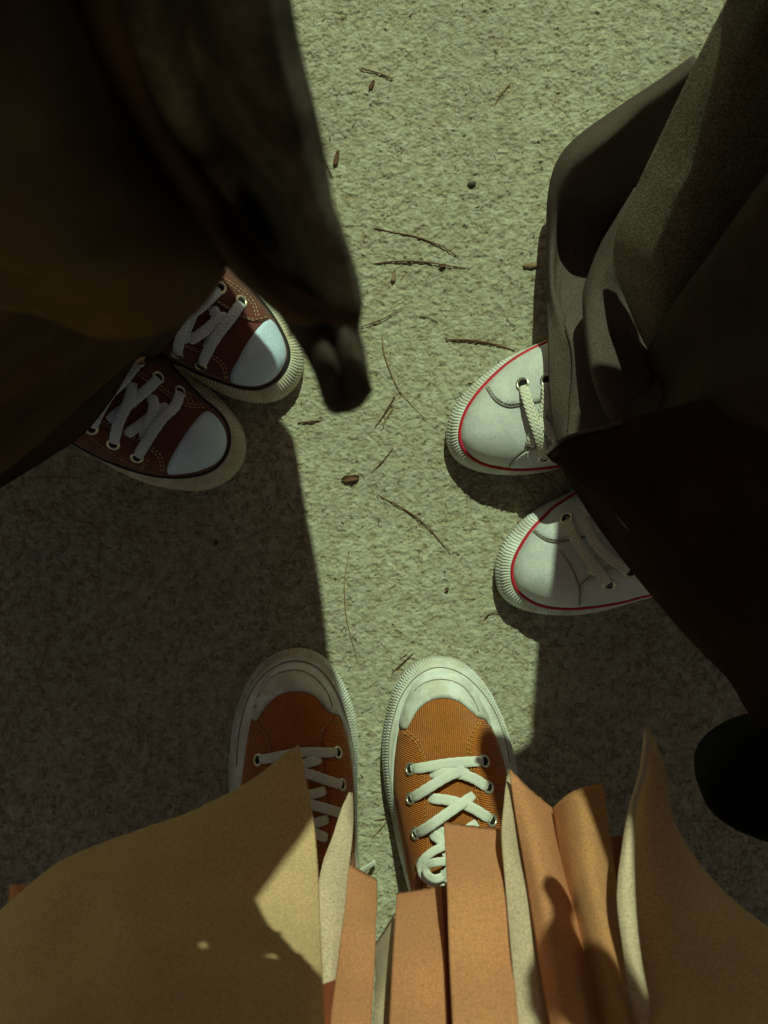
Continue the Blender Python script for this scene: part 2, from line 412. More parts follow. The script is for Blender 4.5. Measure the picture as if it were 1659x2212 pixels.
        mesh('hole', vs, [[0, 1+i, 1+(i+1) % 16] for i in range(16)], M['hole'], e)
        return c
    def lace(s, pts, m, w=0.0095, th=0.0016, offs=None, name='lace', dive=(True, True)):
        pl = [s.uvz(p, 0.004) for p in pts]
        offs = offs or [0.0045]*len(pts)
        c = catmull([(a, b, o) for (a, b), o in zip(pl, offs)], 10)
        z = s.Z(c[:, 0], c[:, 1])
        # a taut lace bridges hollows: keep the straight chord where it is higher
        n = len(c); zc = z + c[:, 2]
        if dive[0]: zc[:3] -= np.array([0.0035, 0.0015, 0.0005])
        if dive[1]: zc[-3:] -= np.array([0.0005, 0.0015, 0.0035])
        path = [s.world(p[0], p[1], q) for p, q in zip(c, zc)]
        return ribbon(name, path, w, th, m, s.root, [s.normal(p[0], p[1]) for p in c], dive)
    def stitch(s, lines, m, off=0.0024, name='stitching', pitch=0.0034, w=0.00042, ln=0.0022):
        for pts in lines:
            vs = []; fs = []
            pl = [s.uvz(p, off) for p in pts]; c = catmull(pl, 8)
            L = np.linalg.norm(np.diff(c, axis=0), axis=1).sum(); c = resample(c, max(3, int(L/pitch)*2+1))
            for k in range(0, len(c)-1, 2):
                a, b = c[k], c[k+1]; d = (b-a)/(np.linalg.norm(b-a)+1e-9); b = a+d*ln; nn = np.array([-d[1], d[0]])*w
                za, zb = s.Z([a[0], b[0]], [a[1], b[1]])+off
                i = len(vs)
                for p, z in ((a-nn, za), (a+nn, za), (b+nn, zb), (b-nn, zb)): vs.append(s.world(p[0], p[1], z-0.0003))
                for p, z in ((a-nn*.5, za), (a+nn*.5, za), (b+nn*.5, zb), (b-nn*.5, zb)): vs.append(s.world(p[0], p[1], z+0.0004))
                fs += [[i+4, i+5, i+6, i+7], [i, i+1, i+5, i+4], [i+1, i+2, i+6, i+5], [i+2, i+3, i+7, i+6], [i+3, i, i+4, i+7]]
            mesh(name, vs, fs, m, s.root, smooth=False)
    def collar(s, m):
        pts = [(0.165, 0.0), (0.175, 0.018), (0.205, 0.026), (0.24, 0.027), (0.262, 0.018), (0.270, 0.0), (0.262, -0.018), (0.24, -0.027), (0.205, -0.026), (0.175, -0.018)]
        s.tube('collar', pts, m, r=0.005, closed=True, off=0.003, plan=True)

def tube_mesh(name, path, r, m, parent, closed=False, flat=1.0, nv=8, taper=False):
    n = len(path); vs = []; fs = []
    for i in range(n):
        a = path[(i-1) % n] if (closed or i > 0) else path[i]; b = path[(i+1) % n] if (closed or i < n-1) else path[i]
        d = (b-a).normalized(); up = Vector((0, 0, 1)); sd_ = d.cross(up)
        sd_ = sd_.normalized() if sd_.length > 1e-4 else Vector((1, 0, 0)); u2 = sd_.cross(d).normalized()
        rr = r(i/(n-1)) if callable(r) else r
        for k in range(nv):
            t = 2*math.pi*k/nv; vs.append(path[i]+sd_*math.cos(t)*rr+u2*math.sin(t)*rr*flat)
    for i in range(n if closed else n-1):
        i2 = (i+1) % n
        for k in range(nv): fs.append([i*nv+k, i2*nv+k, i2*nv+(k+1) % nv, i*nv+(k+1) % nv])
    if not closed: fs += [list(range(nv))[::-1], [(n-1)*nv+k for k in range(nv)]]
    return mesh(name, vs, fs, m, parent)
def ribbon(name, path, w, th, m, parent, normals=None, dive=(False, False)):
    prof = [(-.5, 0), (-.46, .42), (-.2, .5), (.2, .5), (.46, .42), (.5, 0), (.42, -.5), (-.42, -.5)]
    n = len(path); vs = []; fs = []; uv = []; L = 0
    for i in range(n):
        a = path[max(i-1, 0)]; b = path[min(i+1, n-1)]; d = (b-a).normalized()
        nr = Vector((0, 0, 1)) if normals is None else (normals[i]*0.5+Vector((0, 0, 1))*0.5).normalized()
        sd_ = d.cross(nr).normalized(); nr = sd_.cross(d).normalized()
        if i: L += (path[i]-path[i-1]).length
        e = 1.0
        if (dive[0] and i < 3): e = (0.72, 0.88, 0.97)[i]
        if (dive[1] and i > n-4): e = (0.72, 0.88, 0.97)[n-1-i]
        ww = w*e*(1+0.03*math.sin(i*1.7))
        for k, (x, z) in enumerate(prof):
            vs.append(path[i]+sd_*x*ww+nr*z*th); uv.append((L*100, x+0.5))
    q = len(prof)
    for i in range(n-1):
        for k in range(q): fs.append([i*q+k, i*q+(k+1) % q, (i+1)*q+(k+1) % q, (i+1)*q+k])
    fs += [list(range(q)), [(n-1)*q+k for k in range(q)][::-1]]
    return mesh(name, vs, fs, m, parent, uv=uv)

def weave(m, sc=2.6, dark=0.16):
    """herringbone braid along a lace, from its length-wise UV"""
    n = m.node_tree; b = n.nodes['Principled BSDF']
    tc = n.nodes.new('ShaderNodeTexCoord'); sp = n.nodes.new('ShaderNodeSeparateXYZ'); n.links.new(tc.outputs['UV'], sp.inputs[0])
    def mth(op, a, bb=None):
        q = n.nodes.new('ShaderNodeMath'); q.operation = op
        for i, x in enumerate((a, bb)):
            if x is None: continue
            if isinstance(x, (int, float)): q.inputs[i].default_value = x
            else: n.links.new(x, q.inputs[i])
        return q.outputs[0]
    v = mth('ABSOLUTE', mth('SUBTRACT', mth('FRACT', mth('MULTIPLY', sp.outputs[1], 2.0)), 0.5))
    h = mth('SINE', mth('ADD', mth('MULTIPLY', sp.outputs[0], 6.2832*sc), mth('MULTIPLY', v, 9.0)))
    bp = n.nodes.new('ShaderNodeBump'); bp.inputs['Strength'].default_value = 0.5; bp.inputs['Distance'].default_value = 0.0006
    n.links.new(h, bp.inputs['Height'])
    if b.inputs['Normal'].links: n.links.new(b.inputs['Normal'].links[0].from_socket, bp.inputs['Normal'])
    n.links.new(bp.outputs[0], b.inputs['Normal'])
    src = b.inputs['Base Color'].links[0].from_socket
    mr = n.nodes.new('ShaderNodeMapRange'); mr.inputs['From Min'].default_value = -1; mr.inputs['To Min'].default_value = 1-dark; mr.inputs['To Max'].default_value = 1.05
    n.links.new(h, mr.inputs['Value'])
    mx = n.nodes.new('ShaderNodeVectorMath'); mx.operation = 'SCALE'
    n.links.new(src, mx.inputs[0]); n.links.new(mr.outputs[0], mx.inputs['Scale']); n.links.new(mx.outputs[0], b.inputs['Base Color'])
weave(M['lace']); weave(M['lace_cream'])
Q = lambda f, *pts: [f(*p) for p in pts]

# ---- maroon pair (left person)
A = Shoe('maroon canvas sneaker nearest the top of the photo, partly sunlit beside the coat hem', z1(1195, 625), (-.857, -.515),
    Q(z1, (690, -20), (800, 60), (930, 160), (1050, 275), (1130, 385), (1180, 490), (1198, 600), (1180, 680), (1130, 748), (1060, 790), (970, 800), (870, 783), (760, 740), (650, 680), (540, 610)),
    Q(z1, (700, 20), (785, 95), (875, 165), (965, 268), (1045, 372), (1100, 470), (1125, 550), (1110, 625), (1055, 692), (980, 728), (900, 727), (810, 702), (700, 662), (600, 615), (520, 570)), group='maroon canvas sneakers')
B = Shoe('maroon canvas sneaker wholly in shade, the lower one of the maroon pair', z1(905, 1040), (-.94, -.35),
    Q(z1, (480, 530), (560, 595), (650, 668), (745, 742), (830, 832), (890, 920), (912, 1005), (900, 1085), (850, 1162), (770, 1215), (680, 1238), (570, 1232), (450, 1210), (330, 1165), (230, 1112), (130, 1055)),
    Q(z1, (470, 560), (560, 640), (640, 725), (700, 785), (765, 838), (812, 900), (830, 980), (812, 1060), (760, 1122), (680, 1157), (580, 1170), (480, 1165), (380, 1145), (270, 1108), (160, 1060)), group='maroon canvas sneakers')
def maroon(S, cap, q_top, q_bot, eye_t, eye_b, laces, st):
    S.sole(M['foxing_old'], ribx=0.14, amp=0.0004)
    S.upper(M['maroon'])
    S.stripe(M['black_stripe'], 0.0017)
    S.patch('toe_cap', cap, M['cap'], 0.0014)
    S.patch('quarter', q_top, M['maroon'], 0.0018)
    S.patch('quarter', q_bot, M['maroon'], 0.0018)
    for e in eye_t+eye_b: S.eyelet(e, M['metal'])
    for pts, offs in laces: S.lace(pts, M['lace'], w=0.0092, offs=offs)
    S.stitch(st, M['thread'])
    S.collar(M['maroon'])
maroon(A, Q(z1, (985, 415), (1035, 385), (1085, 455), (1112, 545), (1098, 615), (1048, 680), (975, 714), (900, 714), (838, 698), (833, 660), (870, 590), (920, 500)),
    Q(z1, (640, 20), (785, 108), (870, 180), (955, 278), (1030, 378), (960, 402), (880, 372), (790, 318), (690, 250), (600, 180)),
    Q(z1, (480, 500), (600, 498), (720, 548), (790, 595), (828, 655), (825, 695), (700, 652), (600, 608), (490, 545)),
    Q(z1, (675, 160), (783, 228), (890, 297)), Q(z1, (455, 500), (568, 562), (685, 620)),
    [(Q(z1, (690, 615), (770, 470), (840, 380), (890, 302)), [.004, .008, .008, .004]),
     (Q(z1, (570, 560), (590, 470), (625, 380), (700, 320), (783, 235)), [.004, .006, .009, .008, .004]),
     (Q(z1, (630, 495), (700, 450), (760, 400), (815, 365)), [.004, .0055, .0055, .003]),
     (Q(z1, (745, 320), (765, 390), (745, 470), (715, 540)), [.003, .003, .003, .003]),
     (Q(z1, (640, 260), (650, 340), (620, 420), (600, 500)), [.003, .003, .003, .003])],
    [Q(z1, (735, 160), (850, 225), (935, 300), (965, 375)), Q(z1, (760, 285), (870, 350), (950, 385), (1025, 372)), Q(z1, (730, 140), (860, 215), (945, 290), (980, 375)),
     Q(z1, (700, 250), (870, 362), (960, 395)),
     Q(z1, (610, 520), (720, 565), (790, 615), (812, 690)), Q(z1, (600, 508), (728, 555), (805, 610), (822, 690)), Q(z1, (500, 545), (650, 625), (800, 685))])
maroon(B, Q(z1, (728, 842), (785, 895), (815, 975), (800, 1055), (750, 1108), (665, 1142), (580, 1155), (522, 1155), (525, 1110), (570, 1020), (640, 915), (690, 858)),
    Q(z1, (350, 540), (470, 590), (560, 650), (640, 728), (700, 790), (728, 830), (640, 838), (570, 815), (480, 745), (360, 665), (300, 600)),
    Q(z1, (60, 880), (190, 885), (290, 935), (400, 995), (470, 1040), (510, 1100), (514, 1155), (470, 1160), (380, 1138), (270, 1100), (165, 1052), (90, 1000)),
    Q(z1, (375, 600), (475, 673), (585, 742)), Q(z1, (145, 930), (252, 1008), (370, 1075)),
    [(Q(z1, (372, 1072), (430, 980), (500, 880), (560, 820), (587, 748)), [.004, .008, .009, .007, .004]),
     (Q(z1, (312, 960), (380, 915), (450, 860), (520, 815)), [.003, .004, .004, .003]),
     (Q(z1, (255, 1005), (285, 900), (330, 800), (350, 700)), [.004, .009, .008, .003]),
     (Q(z1, (440, 760), (455, 820), (430, 900), (400, 985)), [.003, .006, .006, .003]),
     (Q(z1, (225, 890), (300, 835), (380, 770), (440, 720), (475, 680)), [.003, .005, .006, .007, .004]),
     (Q(z1, (148, 926), (190, 840), (240, 760), (310, 690), (373, 606)), [.004, .007, .009, .008, .004])],
    [Q(z1, (355, 650), (480, 730), (560, 790), (640, 822), (715, 822)), Q(z1, (372, 640), (490, 718), (570, 778), (640, 808), (705, 808)), Q(z1, (610, 760), (640, 815)), Q(z1, (625, 750), (655, 810)),
     Q(z1, (190, 900), (290, 950), (400, 1012), (475, 1070), (495, 1150)), Q(z1, (200, 890), (300, 942), (410, 1002), (490, 1065), (508, 1150)), Q(z1, (110, 950), (200, 1020), (300, 1085), (390, 1130)),
     Q(z1, (400, 1130), (440, 1080)), Q(z1, (390, 1125), (430, 1075))])

# ---- white pair (right person)
E = Shoe('white canvas sneaker with red foxing line, fully sunlit, upper one of the white pair', z2(170, 700), (.953, -.30),
    Q(z2, (960, 60), (850, 105), (745, 152), (640, 195), (520, 250), (420, 320), (320, 405), (240, 492), (190, 582), (168, 680), (178, 762), (215, 828), (280, 874), (370, 906), (480, 920), (600, 920), (720, 905), (830, 878), (940, 850)),
    Q(z2, (960, 80), (850, 120), (745, 168), (650, 210), (550, 268), (470, 330), (390, 408), (330, 480), (280, 560), (250, 650), (250, 730), (290, 800), (360, 850), (450, 876), (560, 890), (680, 885), (820, 866), (930, 838)), group='white canvas sneakers')
F = Shoe('white canvas sneaker with red foxing line, half in shade, lower one of the white pair', z2(448, 1470), (.94, -.34),
    Q(z2, (1010, 950), (905, 1003), (830, 1040), (740, 1085), (650, 1140), (560, 1220), (490, 1310), (450, 1420), (450, 1520), (475, 1600), (540, 1660), (630, 1695), (740, 1715), (860, 1718), (980, 1708), (1110, 1680), (1250, 1640), (1370, 1600)),
    Q(z2, (1010, 970), (910, 1025), (790, 1100), (720, 1165), (650, 1240), (590, 1330), (550, 1420), (545, 1500), (570, 1570), (630, 1625), (720, 1665), (850, 1680), (1000, 1670), (1150, 1645), (1260, 1616), (1370, 1580)), group='white canvas sneakers', hw=0.040)
for S in (E, F):
    S.sole(M['foxing'], ribx=0.09, amp=0.0005); S.upper(M['white_canvas']); S.stripe(M['red_stripe'], 0.0019); S.collar(M['white_canvas'])
E.patch('quarter', Q(z2, (760, 180), (650, 222), (550, 282), (470, 342), (398, 420), (432, 480), (475, 517), (530, 532), (600, 520), (700, 512), (800, 500), (900, 440), (960, 300), (900, 160)), M['white_canvas'], 0.0020)
E.patch('quarter', Q(z2, (528, 874), (552, 832), (600, 790), (675, 752), (780, 730), (900, 700), (960, 760), (900, 835), (820, 856), (680, 873)), M['white_canvas'], 0.0020)
for p in ((600, 405), (740, 385), (880, 365)): E.eyelet(z2(*p), M['metal'], 0.0050, 0.0013)
for p in ((725, 830), (850, 800)): E.eyelet(z2(*p), M['metal'], 0.0046, 0.0013)
for pts, offs in [(Q(z2, (735, 395), (735, 500), (700, 600), (660, 700), (640, 760)), [.004, .006, .005, .004, .003]),
                  (Q(z2, (603, 412), (640, 550), (690, 700), (723, 826)), [.004, .009, .009, .004]),
                  (Q(z2, (690, 590), (740, 660), (800, 730), (850, 798)), [.004, .008, .006, .004]),
                  (Q(z2, (880, 370), (850, 500), (800, 620), (760, 720)), [.004, .006, .006, .003])]:
    E.lace(pts, M['lace_cream'], w=0.0088, offs=offs)
for S, ls in ((E, [Q(z2, (392, 425), (430, 482), (474, 519), (530, 536), (600, 524), (650, 518)), Q(z2, (524, 876), (548, 832), (598, 788), (672, 749))]),
              (F, [Q(z2, (660, 1240), (718, 1284), (780, 1304), (860, 1294), (958, 1274)), Q(z2, (922, 1664), (924, 1600), (926, 1548), (998, 1486)), Q(z2, (928, 1600), (905, 1510), (865, 1425), (808, 1350))])):
    for l_ in ls: S.tube('seam', l_, M['seam'], r=0.0006, off=0.0012)
E.stitch([Q(z2, (405, 412), (440, 465), (480, 500), (530, 516), (600, 508), (690, 500)), Q(z2, (545, 868), (570, 835), (612, 802), (680, 768))], M['thread_white'])
F.patch('quarter', Q(z2, (920, 1035), (800, 1108), (730, 1172), (665, 1240), (720, 1282), (780, 1300), (860, 1290), (960, 1270), (1060, 1240), (1150, 1150), (1100, 1020)), M['white_canvas'], 0.0020)
F.patch('quarter', Q(z2, (926, 1662), (928, 1600), (930, 1548), (1000, 1490), (1100, 1450), (1250, 1400), (1380, 1420), (1400, 1520), (1260, 1600), (1150, 1636), (1000, 1660)), M['white_canvas'], 0.0020)
for p in ((850, 1168), (985, 1080)): F.eyelet(z2(*p), M['metal'], 0.0050, 0.0013)
for p in ((1093, 1548), (1213, 1473), (1330, 1400)): F.eyelet(z2(*p), M['metal'], 0.0046, 0.0013)
for pts, offs in [(Q(z2, (852, 1176), (900, 1290), (990, 1420), (1093, 1545)), [.004, .009, .009, .004]),
                  (Q(z2, (950, 1160), (1000, 1290), (1090, 1390), (1213, 1470)), [.004, .007, .007, .004]),
                  (Q(z2, (1090, 1380), (1040, 1430), (980, 1480)), [.003, .003, .003])]:
    F.lace(pts, M['lace_cream'], w=0.0088, offs=offs)
F.stitch([Q(z2, (672, 1232), (722, 1270), (780, 1286), (860, 1276), (950, 1256)), Q(z2, (940, 1655), (942, 1600), (944, 1560), (1010, 1505)), Q(z2, (925, 1600), (900, 1510), (860, 1420), (805, 1345))], M['thread_white'])

# ---- rust pair (person taking the photo)
Cc = Shoe('rust corduroy sneaker with white toe bumper, mostly in shade, left of the rust pair', z3(440, 120), (.085, .996),
    Q(z3, (170, 1150), (135, 1000), (110, 860), (102, 740), (108, 620), (125, 480), (165, 345), (235, 225), (320, 150), (420, 118), (500, 124), (565, 155), (625, 215), (682, 310), (720, 420), (740, 540), (744, 650), (740, 780), (740, 950), (742, 1120)),
    Q(z3, (215, 1150), (185, 1000), (165, 880), (165, 780), (180, 660), (198, 540), (220, 440), (258, 340), (310, 260), (370, 218), (430, 205), (490, 215), (545, 250), (595, 310), (635, 395), (668, 490), (695, 600), (712, 700), (722, 820), (728, 950), (730, 1120)),
    toplift=(0.020, 0.030, 0.046, 0.060, 0.070), zb=0.034, group='rust corduroy sneakers', hw=0.040, L=0.29)
Dd = Shoe('rust corduroy sneaker with white toe bumper, sunlit, right of the rust pair', z3(1150, 157), (.118, .993),
    Q(z3, (985, 1280), (945, 1120), (915, 960), (885, 830), (868, 700), (866, 600), (878, 480), (905, 362), (950, 270), (1020, 197), (1100, 162), (1180, 158), (1260, 182), (1330, 238), (1400, 330), (1450, 430), (1492, 545), (1522, 660), (1540, 780), (1548, 950), (1548, 1120), (1540, 1280)),
    Q(z3, (1000, 1280), (970, 1120), (940, 960), (920, 830), (922, 700), (932, 600), (952, 490), (985, 390), (1035, 305), (1100, 258), (1180, 245), (1255, 270), (1315, 330), (1365, 410), (1408, 500), (1445, 600), (1475, 700), (1495, 800), (1505, 950), (1500, 1120), (1495, 1280)),
    toplift=(0.020, 0.030, 0.046, 0.060, 0.070), zb=0.034, group='rust corduroy sneakers', hw=0.040, L=0.29)
def bumper(S, line, capo, band):
    S.sole(M['foxing'], ribx=0.17, amp=0.0008, ribrow=6, ribp=0.0026)
    S.upper(M['rust'], 'vamp')
    S.patch('toe_cap', capo, M['foxing'], 0.0026)
    S.tube('cap_groove', line, M['seam'], r=0.0005, off=0.0024)
    pts = []
    for q in band:
        w = P(*q, 0.026)-S.o; x, y = w.dot(S.a), w.dot(S.b); pts.append((x, y))
    c_ = catmull(pts, 8); I_, O_ = S.inner, S.outer; pth = []
    for x, y in c_:
        di = np.hypot(I_[:, 0]-x, I_[:, 1]-y).min(); do = np.hypot(O_[:, 0]-x, O_[:, 1]-y).min(); t = do/(di+do+1e-9)
        pth.append(S.world(x, y, float(np.interp(t, [0, .05, .14, .28, .45, .64, .82, 1], [.014, .0165, .02, .0235, .0262, .0282, .0297, S.zb]))+0.0002))
    tube_mesh('sole_groove', pth, 0.0005, M['seam'], S.root)
bumper(Cc, Q(z3, (232, 405), (262, 320), (325, 252), (400, 222), (475, 228), (540, 268), (590, 330), (620, 405)),
    Q(z3, (212, 462), (236, 475), (262, 440), (300, 388), (350, 347), (412, 330), (480, 332), (530, 356), (572, 402), (612, 443), (640, 440), (660, 470), (672, 500), (650, 400), (605, 305), (550, 238), (490, 200), (430, 190), (365, 203), (300, 250), (245, 335), (215, 420)),
    Q(z3, (140, 700), (145, 600), (158, 500), (192, 375), (250, 272), (330, 205), (410, 176), (490, 182), (560, 222), (615, 290), (660, 380), (695, 490), (718, 600), (728, 700)))
bumper(Dd, Q(z3, (972, 445), (990, 378), (1040, 308), (1110, 272), (1190, 270), (1258, 297), (1308, 352), (1345, 425)),
    Q(z3, (952, 512), (985, 517), (1012, 470), (1050, 412), (1110, 372), (1180, 362), (1250, 382), (1308, 430), (1345, 460), (1380, 470), (1410, 515), (1395, 450), (1365, 395), (1320, 315), (1258, 255), (1180, 230), (1100, 240), (1030, 290), (980, 375), (950, 470)),
    Q(z3, (905, 780), (896, 680), (900, 560), (926, 440), (966, 340), (1030, 258), (1110, 213), (1190, 212), (1270, 246), (1342, 310), (1395, 380), (1440, 465), (1475, 565), (1500, 680)))
Cc.patch('quarter', Q(z3, (222, 465), (270, 512), (302, 562), (322, 640), (330, 800), (330, 1000), (320, 1150), (225, 1150), (190, 1000), (172, 880), (172, 780), (186, 660), (204, 545)), M['rust_side'], 0.0018)
Cc.patch('quarter', Q(z3, (622, 452), (580, 515), (562, 580), (575, 700), (590, 850), (600, 1000), (600, 1130), (722, 1130), (722, 950), (714, 820), (704, 700), (688, 605), (660, 500)), M['rust_side'], 0.0018)
Dd.patch('quarter', Q(z3, (962, 522), (1022, 560), (1060, 610), (1080, 680), (1085, 850), (1088, 1050), (1070, 1200), (1060, 1330), (1010, 1330), (978, 1120), (948, 960), (928, 830), (928, 700), (938, 600)), M['rust_side'], 0.0018)
Dd.patch('quarter', Q(z3, (1352, 468), (1312, 540), (1296, 620), (1302, 690), (1330, 780), (1348, 860), (1355, 1000), (1350, 1200), (1480, 1200), (1494, 1000), (1485, 800), (1466, 700), (1436, 600), (1400, 510)), M['rust_side'], 0.0018)
for S, eyes in ((Cc, [(247, 668), (643, 632), (238, 800), (665, 793), (245, 940), (668, 935)]), (Dd, [(1003, 715), (1372, 675), (1005, 862), (1392, 805), (1028, 1035), (1410, 970), (1050, 1190)])):
    for p in eyes: S.eyelet(z3(*p), M['metal'], 0.0046, 0.0012)
M['lace_flat'] = mat('flat_white_lace', (0.60, 0.62, 0.58), 0.9, 0.06, 60, 0.10, 800, 0.25, 1500)
for pts, offs in [(Q(z3, (247, 668), (380, 645), (500, 630), (643, 630)), [.004, .005, .005, .004]),
                  (Q(z3, (240, 800), (350, 740), (470, 690), (560, 665)), [.004, .006, .006, .003]),
                  (Q(z3, (340, 715), (490, 733), (580, 762), (665, 793)), [.003, .008, .008, .004]),
                  (Q(z3, (245, 940), (360, 890), (480, 850), (582, 822)), [.004, .005, .005, .003]),
                  (Q(z3, (340, 870), (480, 880), (580, 905), (668, 935)), [.003, .008, .008, .004]),
                  (Q(z3, (400, 1020), (500, 990), (595, 965)), [.003, .005, .003]),
                  (Q(z3, (400, 1000), (520, 1025), (590, 1060)), [.003, .008, .004])]:
    Cc.lace(pts, M['lace_flat'], w=0.0084, th=0.0010, offs=offs)
for pts, offs in [(Q(z3, (1003, 715), (1130, 695), (1250, 680), (1372, 672)), [.004, .005, .005, .004]),
                  (Q(z3, (1100, 740), (1230, 735), (1320, 760), (1392, 808)), [.003, .005, .006, .004]),
                  (Q(z3, (1005, 862), (1090, 805), (1190, 745), (1290, 712)), [.004, .009, .009, .004]),
                  (Q(z3, (1095, 860), (1200, 870), (1310, 905), (1412, 968)), [.003, .005, .006, .004]),
                  (Q(z3, (1028, 1038), (1120, 975), (1220, 905), (1320, 845)), [.004, .010, .010, .004]),
                  (Q(z3, (1108, 1025), (1200, 1030), (1320, 1050)), [.003, .005, .004]),
                  (Q(z3, (1180, 1080), (1260, 1030), (1335, 985)), [.004, .008, .004]),
                  (Q(z3, (1108, 1035), (1150, 1060), (1190, 1100)), [.004, .007, .008])]:
    Dd.lace(pts, M['lace_flat'], w=0.0088, th=0.0010, offs=offs)
ribbon('lace_end', [Vector(q) for q in catmull([tuple(P(*z3(*p), z)) for p, z in (((700, 1250), .05), ((752, 1228), .035), ((792, 1202), .018), ((826, 1180), .004))], 6)], 0.0050, 0.0014, M['lace_flat'], Cc.root)
# the bow on the right rust sneaker: a knot, two loops
for pts, offs in [(Q(z3, (1175, 1090), (1110, 1120), (1060, 1165), (1062, 1225), (1110, 1265), (1175, 1275)), [.008, .010, .013, .013, .012, .010]),
                  (Q(z3, (1180, 1160), (1130, 1158), (1085, 1175), (1085, 1215), (1120, 1240), (1165, 1235)), [.014, .018, .018, .018, .018, .014]),
                  (Q(z3, (1165, 1235), (1200, 1180), (1180, 1120)), [.014, .017, .012]),
                  (Q(z3, (1150, 1225), (1230, 1260), (1330, 1250), (1360, 1190), (1290, 1160), (1190, 1190)), [.012, .014, .014, .014, .016, .014])]:
    Dd.lace(pts, M['lace_flat'], w=0.0072, th=0.0014, offs=offs, name='bow_loop', dive=(False, False))
Cc.stitch([Q(z3, (232, 478), (262, 515), (290, 562), (308, 640)), Q(z3, (612, 462), (570, 520), (552, 582))], M['thread'])
Dd.stitch([Q(z3, (975, 535), (1020, 570), (1050, 615), (1070, 690), (1075, 850), (1078, 1045)), Q(z3, (985, 525), (1030, 560), (1062, 612), (1080, 690)),
           Q(z3, (1345, 480), (1305, 545), (1290, 620), (1312, 740), (1336, 860), (1345, 990)), Q(z3, (1356, 485), (1318, 548), (1302, 620), (1325, 740), (1348, 860))], M['thread_gold'])
Cc.collar(M['rust']); Dd.collar(M['rust'])

# ------------------------------------------------------------------ cloth
def cloth(name, rows, m, parent, thick=0.0016, sub=9, fold=0.0, fscale=14, seed=0, label=None, edge=None, fray=0.0):
    """bicubic sheet through picture points with heights; real thickness"""
    R = []
    for r in rows:
        R.append(catmull([tuple(P(*p)) if len(p) == 3 else p for p in r], sub))
    R = np.array(R)                                    # rows x n x 3
    G = np.stack([catmull(R[:, k], sub) for k in range(R.shape[1])], 1)
    ny, nx = G.shape[:2]
    rnd = random.Random(seed)
    from mathutils import noise
    if fold:
        for i in range(ny):
            for j in range(nx):
                p = Vector(G[i, j]); q = noise.noise(Vector((p.x*fscale*1.6, p.y*fscale*0.7, p.z*fscale*0.5+seed*3.1)))
                q2 = noise.noise(Vector((p.x*fscale*5, p.y*fscale*3, p.z*fscale*2+seed)))
                G[i, j, 2] += (q+0.25*q2)*fold
    if fray:
        for j in range(nx):
            k = rnd.gauss(0, fray); G[0, j, :2] += (k*0.3, k)
    vs = [tuple(G[i, j]) for i in range(ny) for j in range(nx)]
    fs = [[i*nx+j, i*nx+j+1, (i+1)*nx+j+1, (i+1)*nx+j] for i in range(ny-1) for j in range(nx-1)]
    o = mesh(name, vs, fs, m, parent)
    md = o.modifiers.new('thickness', 'SOLIDIFY'); md.thickness = thick; md.offset = 0
    if edge is not None:
        o.data.materials.append(edge); md.material_offset_rim = 1
    if label: o['label'] = label
    return o
def dz(pts, z): return [(a, b, z) for a, b in pts]
def strip(name, left, right, z0, z1, m, parent, bulge=0.006, edge=None, off=0.0, thick=0.0022, n=4, zs=None, seed=0):
    rows = []
    k = len(left)
    for i in range(k):
        z = (z0+(z1-z0)*i/(k-1) if zs is None else zs[i])+off
        row = []
        for j in range(n):
            t = j/(n-1); a, b = left[i], right[i]
            row.append((a[0]*(1-t)+b[0]*t, a[1]*(1-t)+b[1]*t, z+bulge*math.sin(math.pi*t)))
        rows.append(row)
    return cloth(name, rows, m, parent, thick=thick, edge=edge, sub=7, fold=0.002, fscale=30, seed=seed, fray=0.00018)

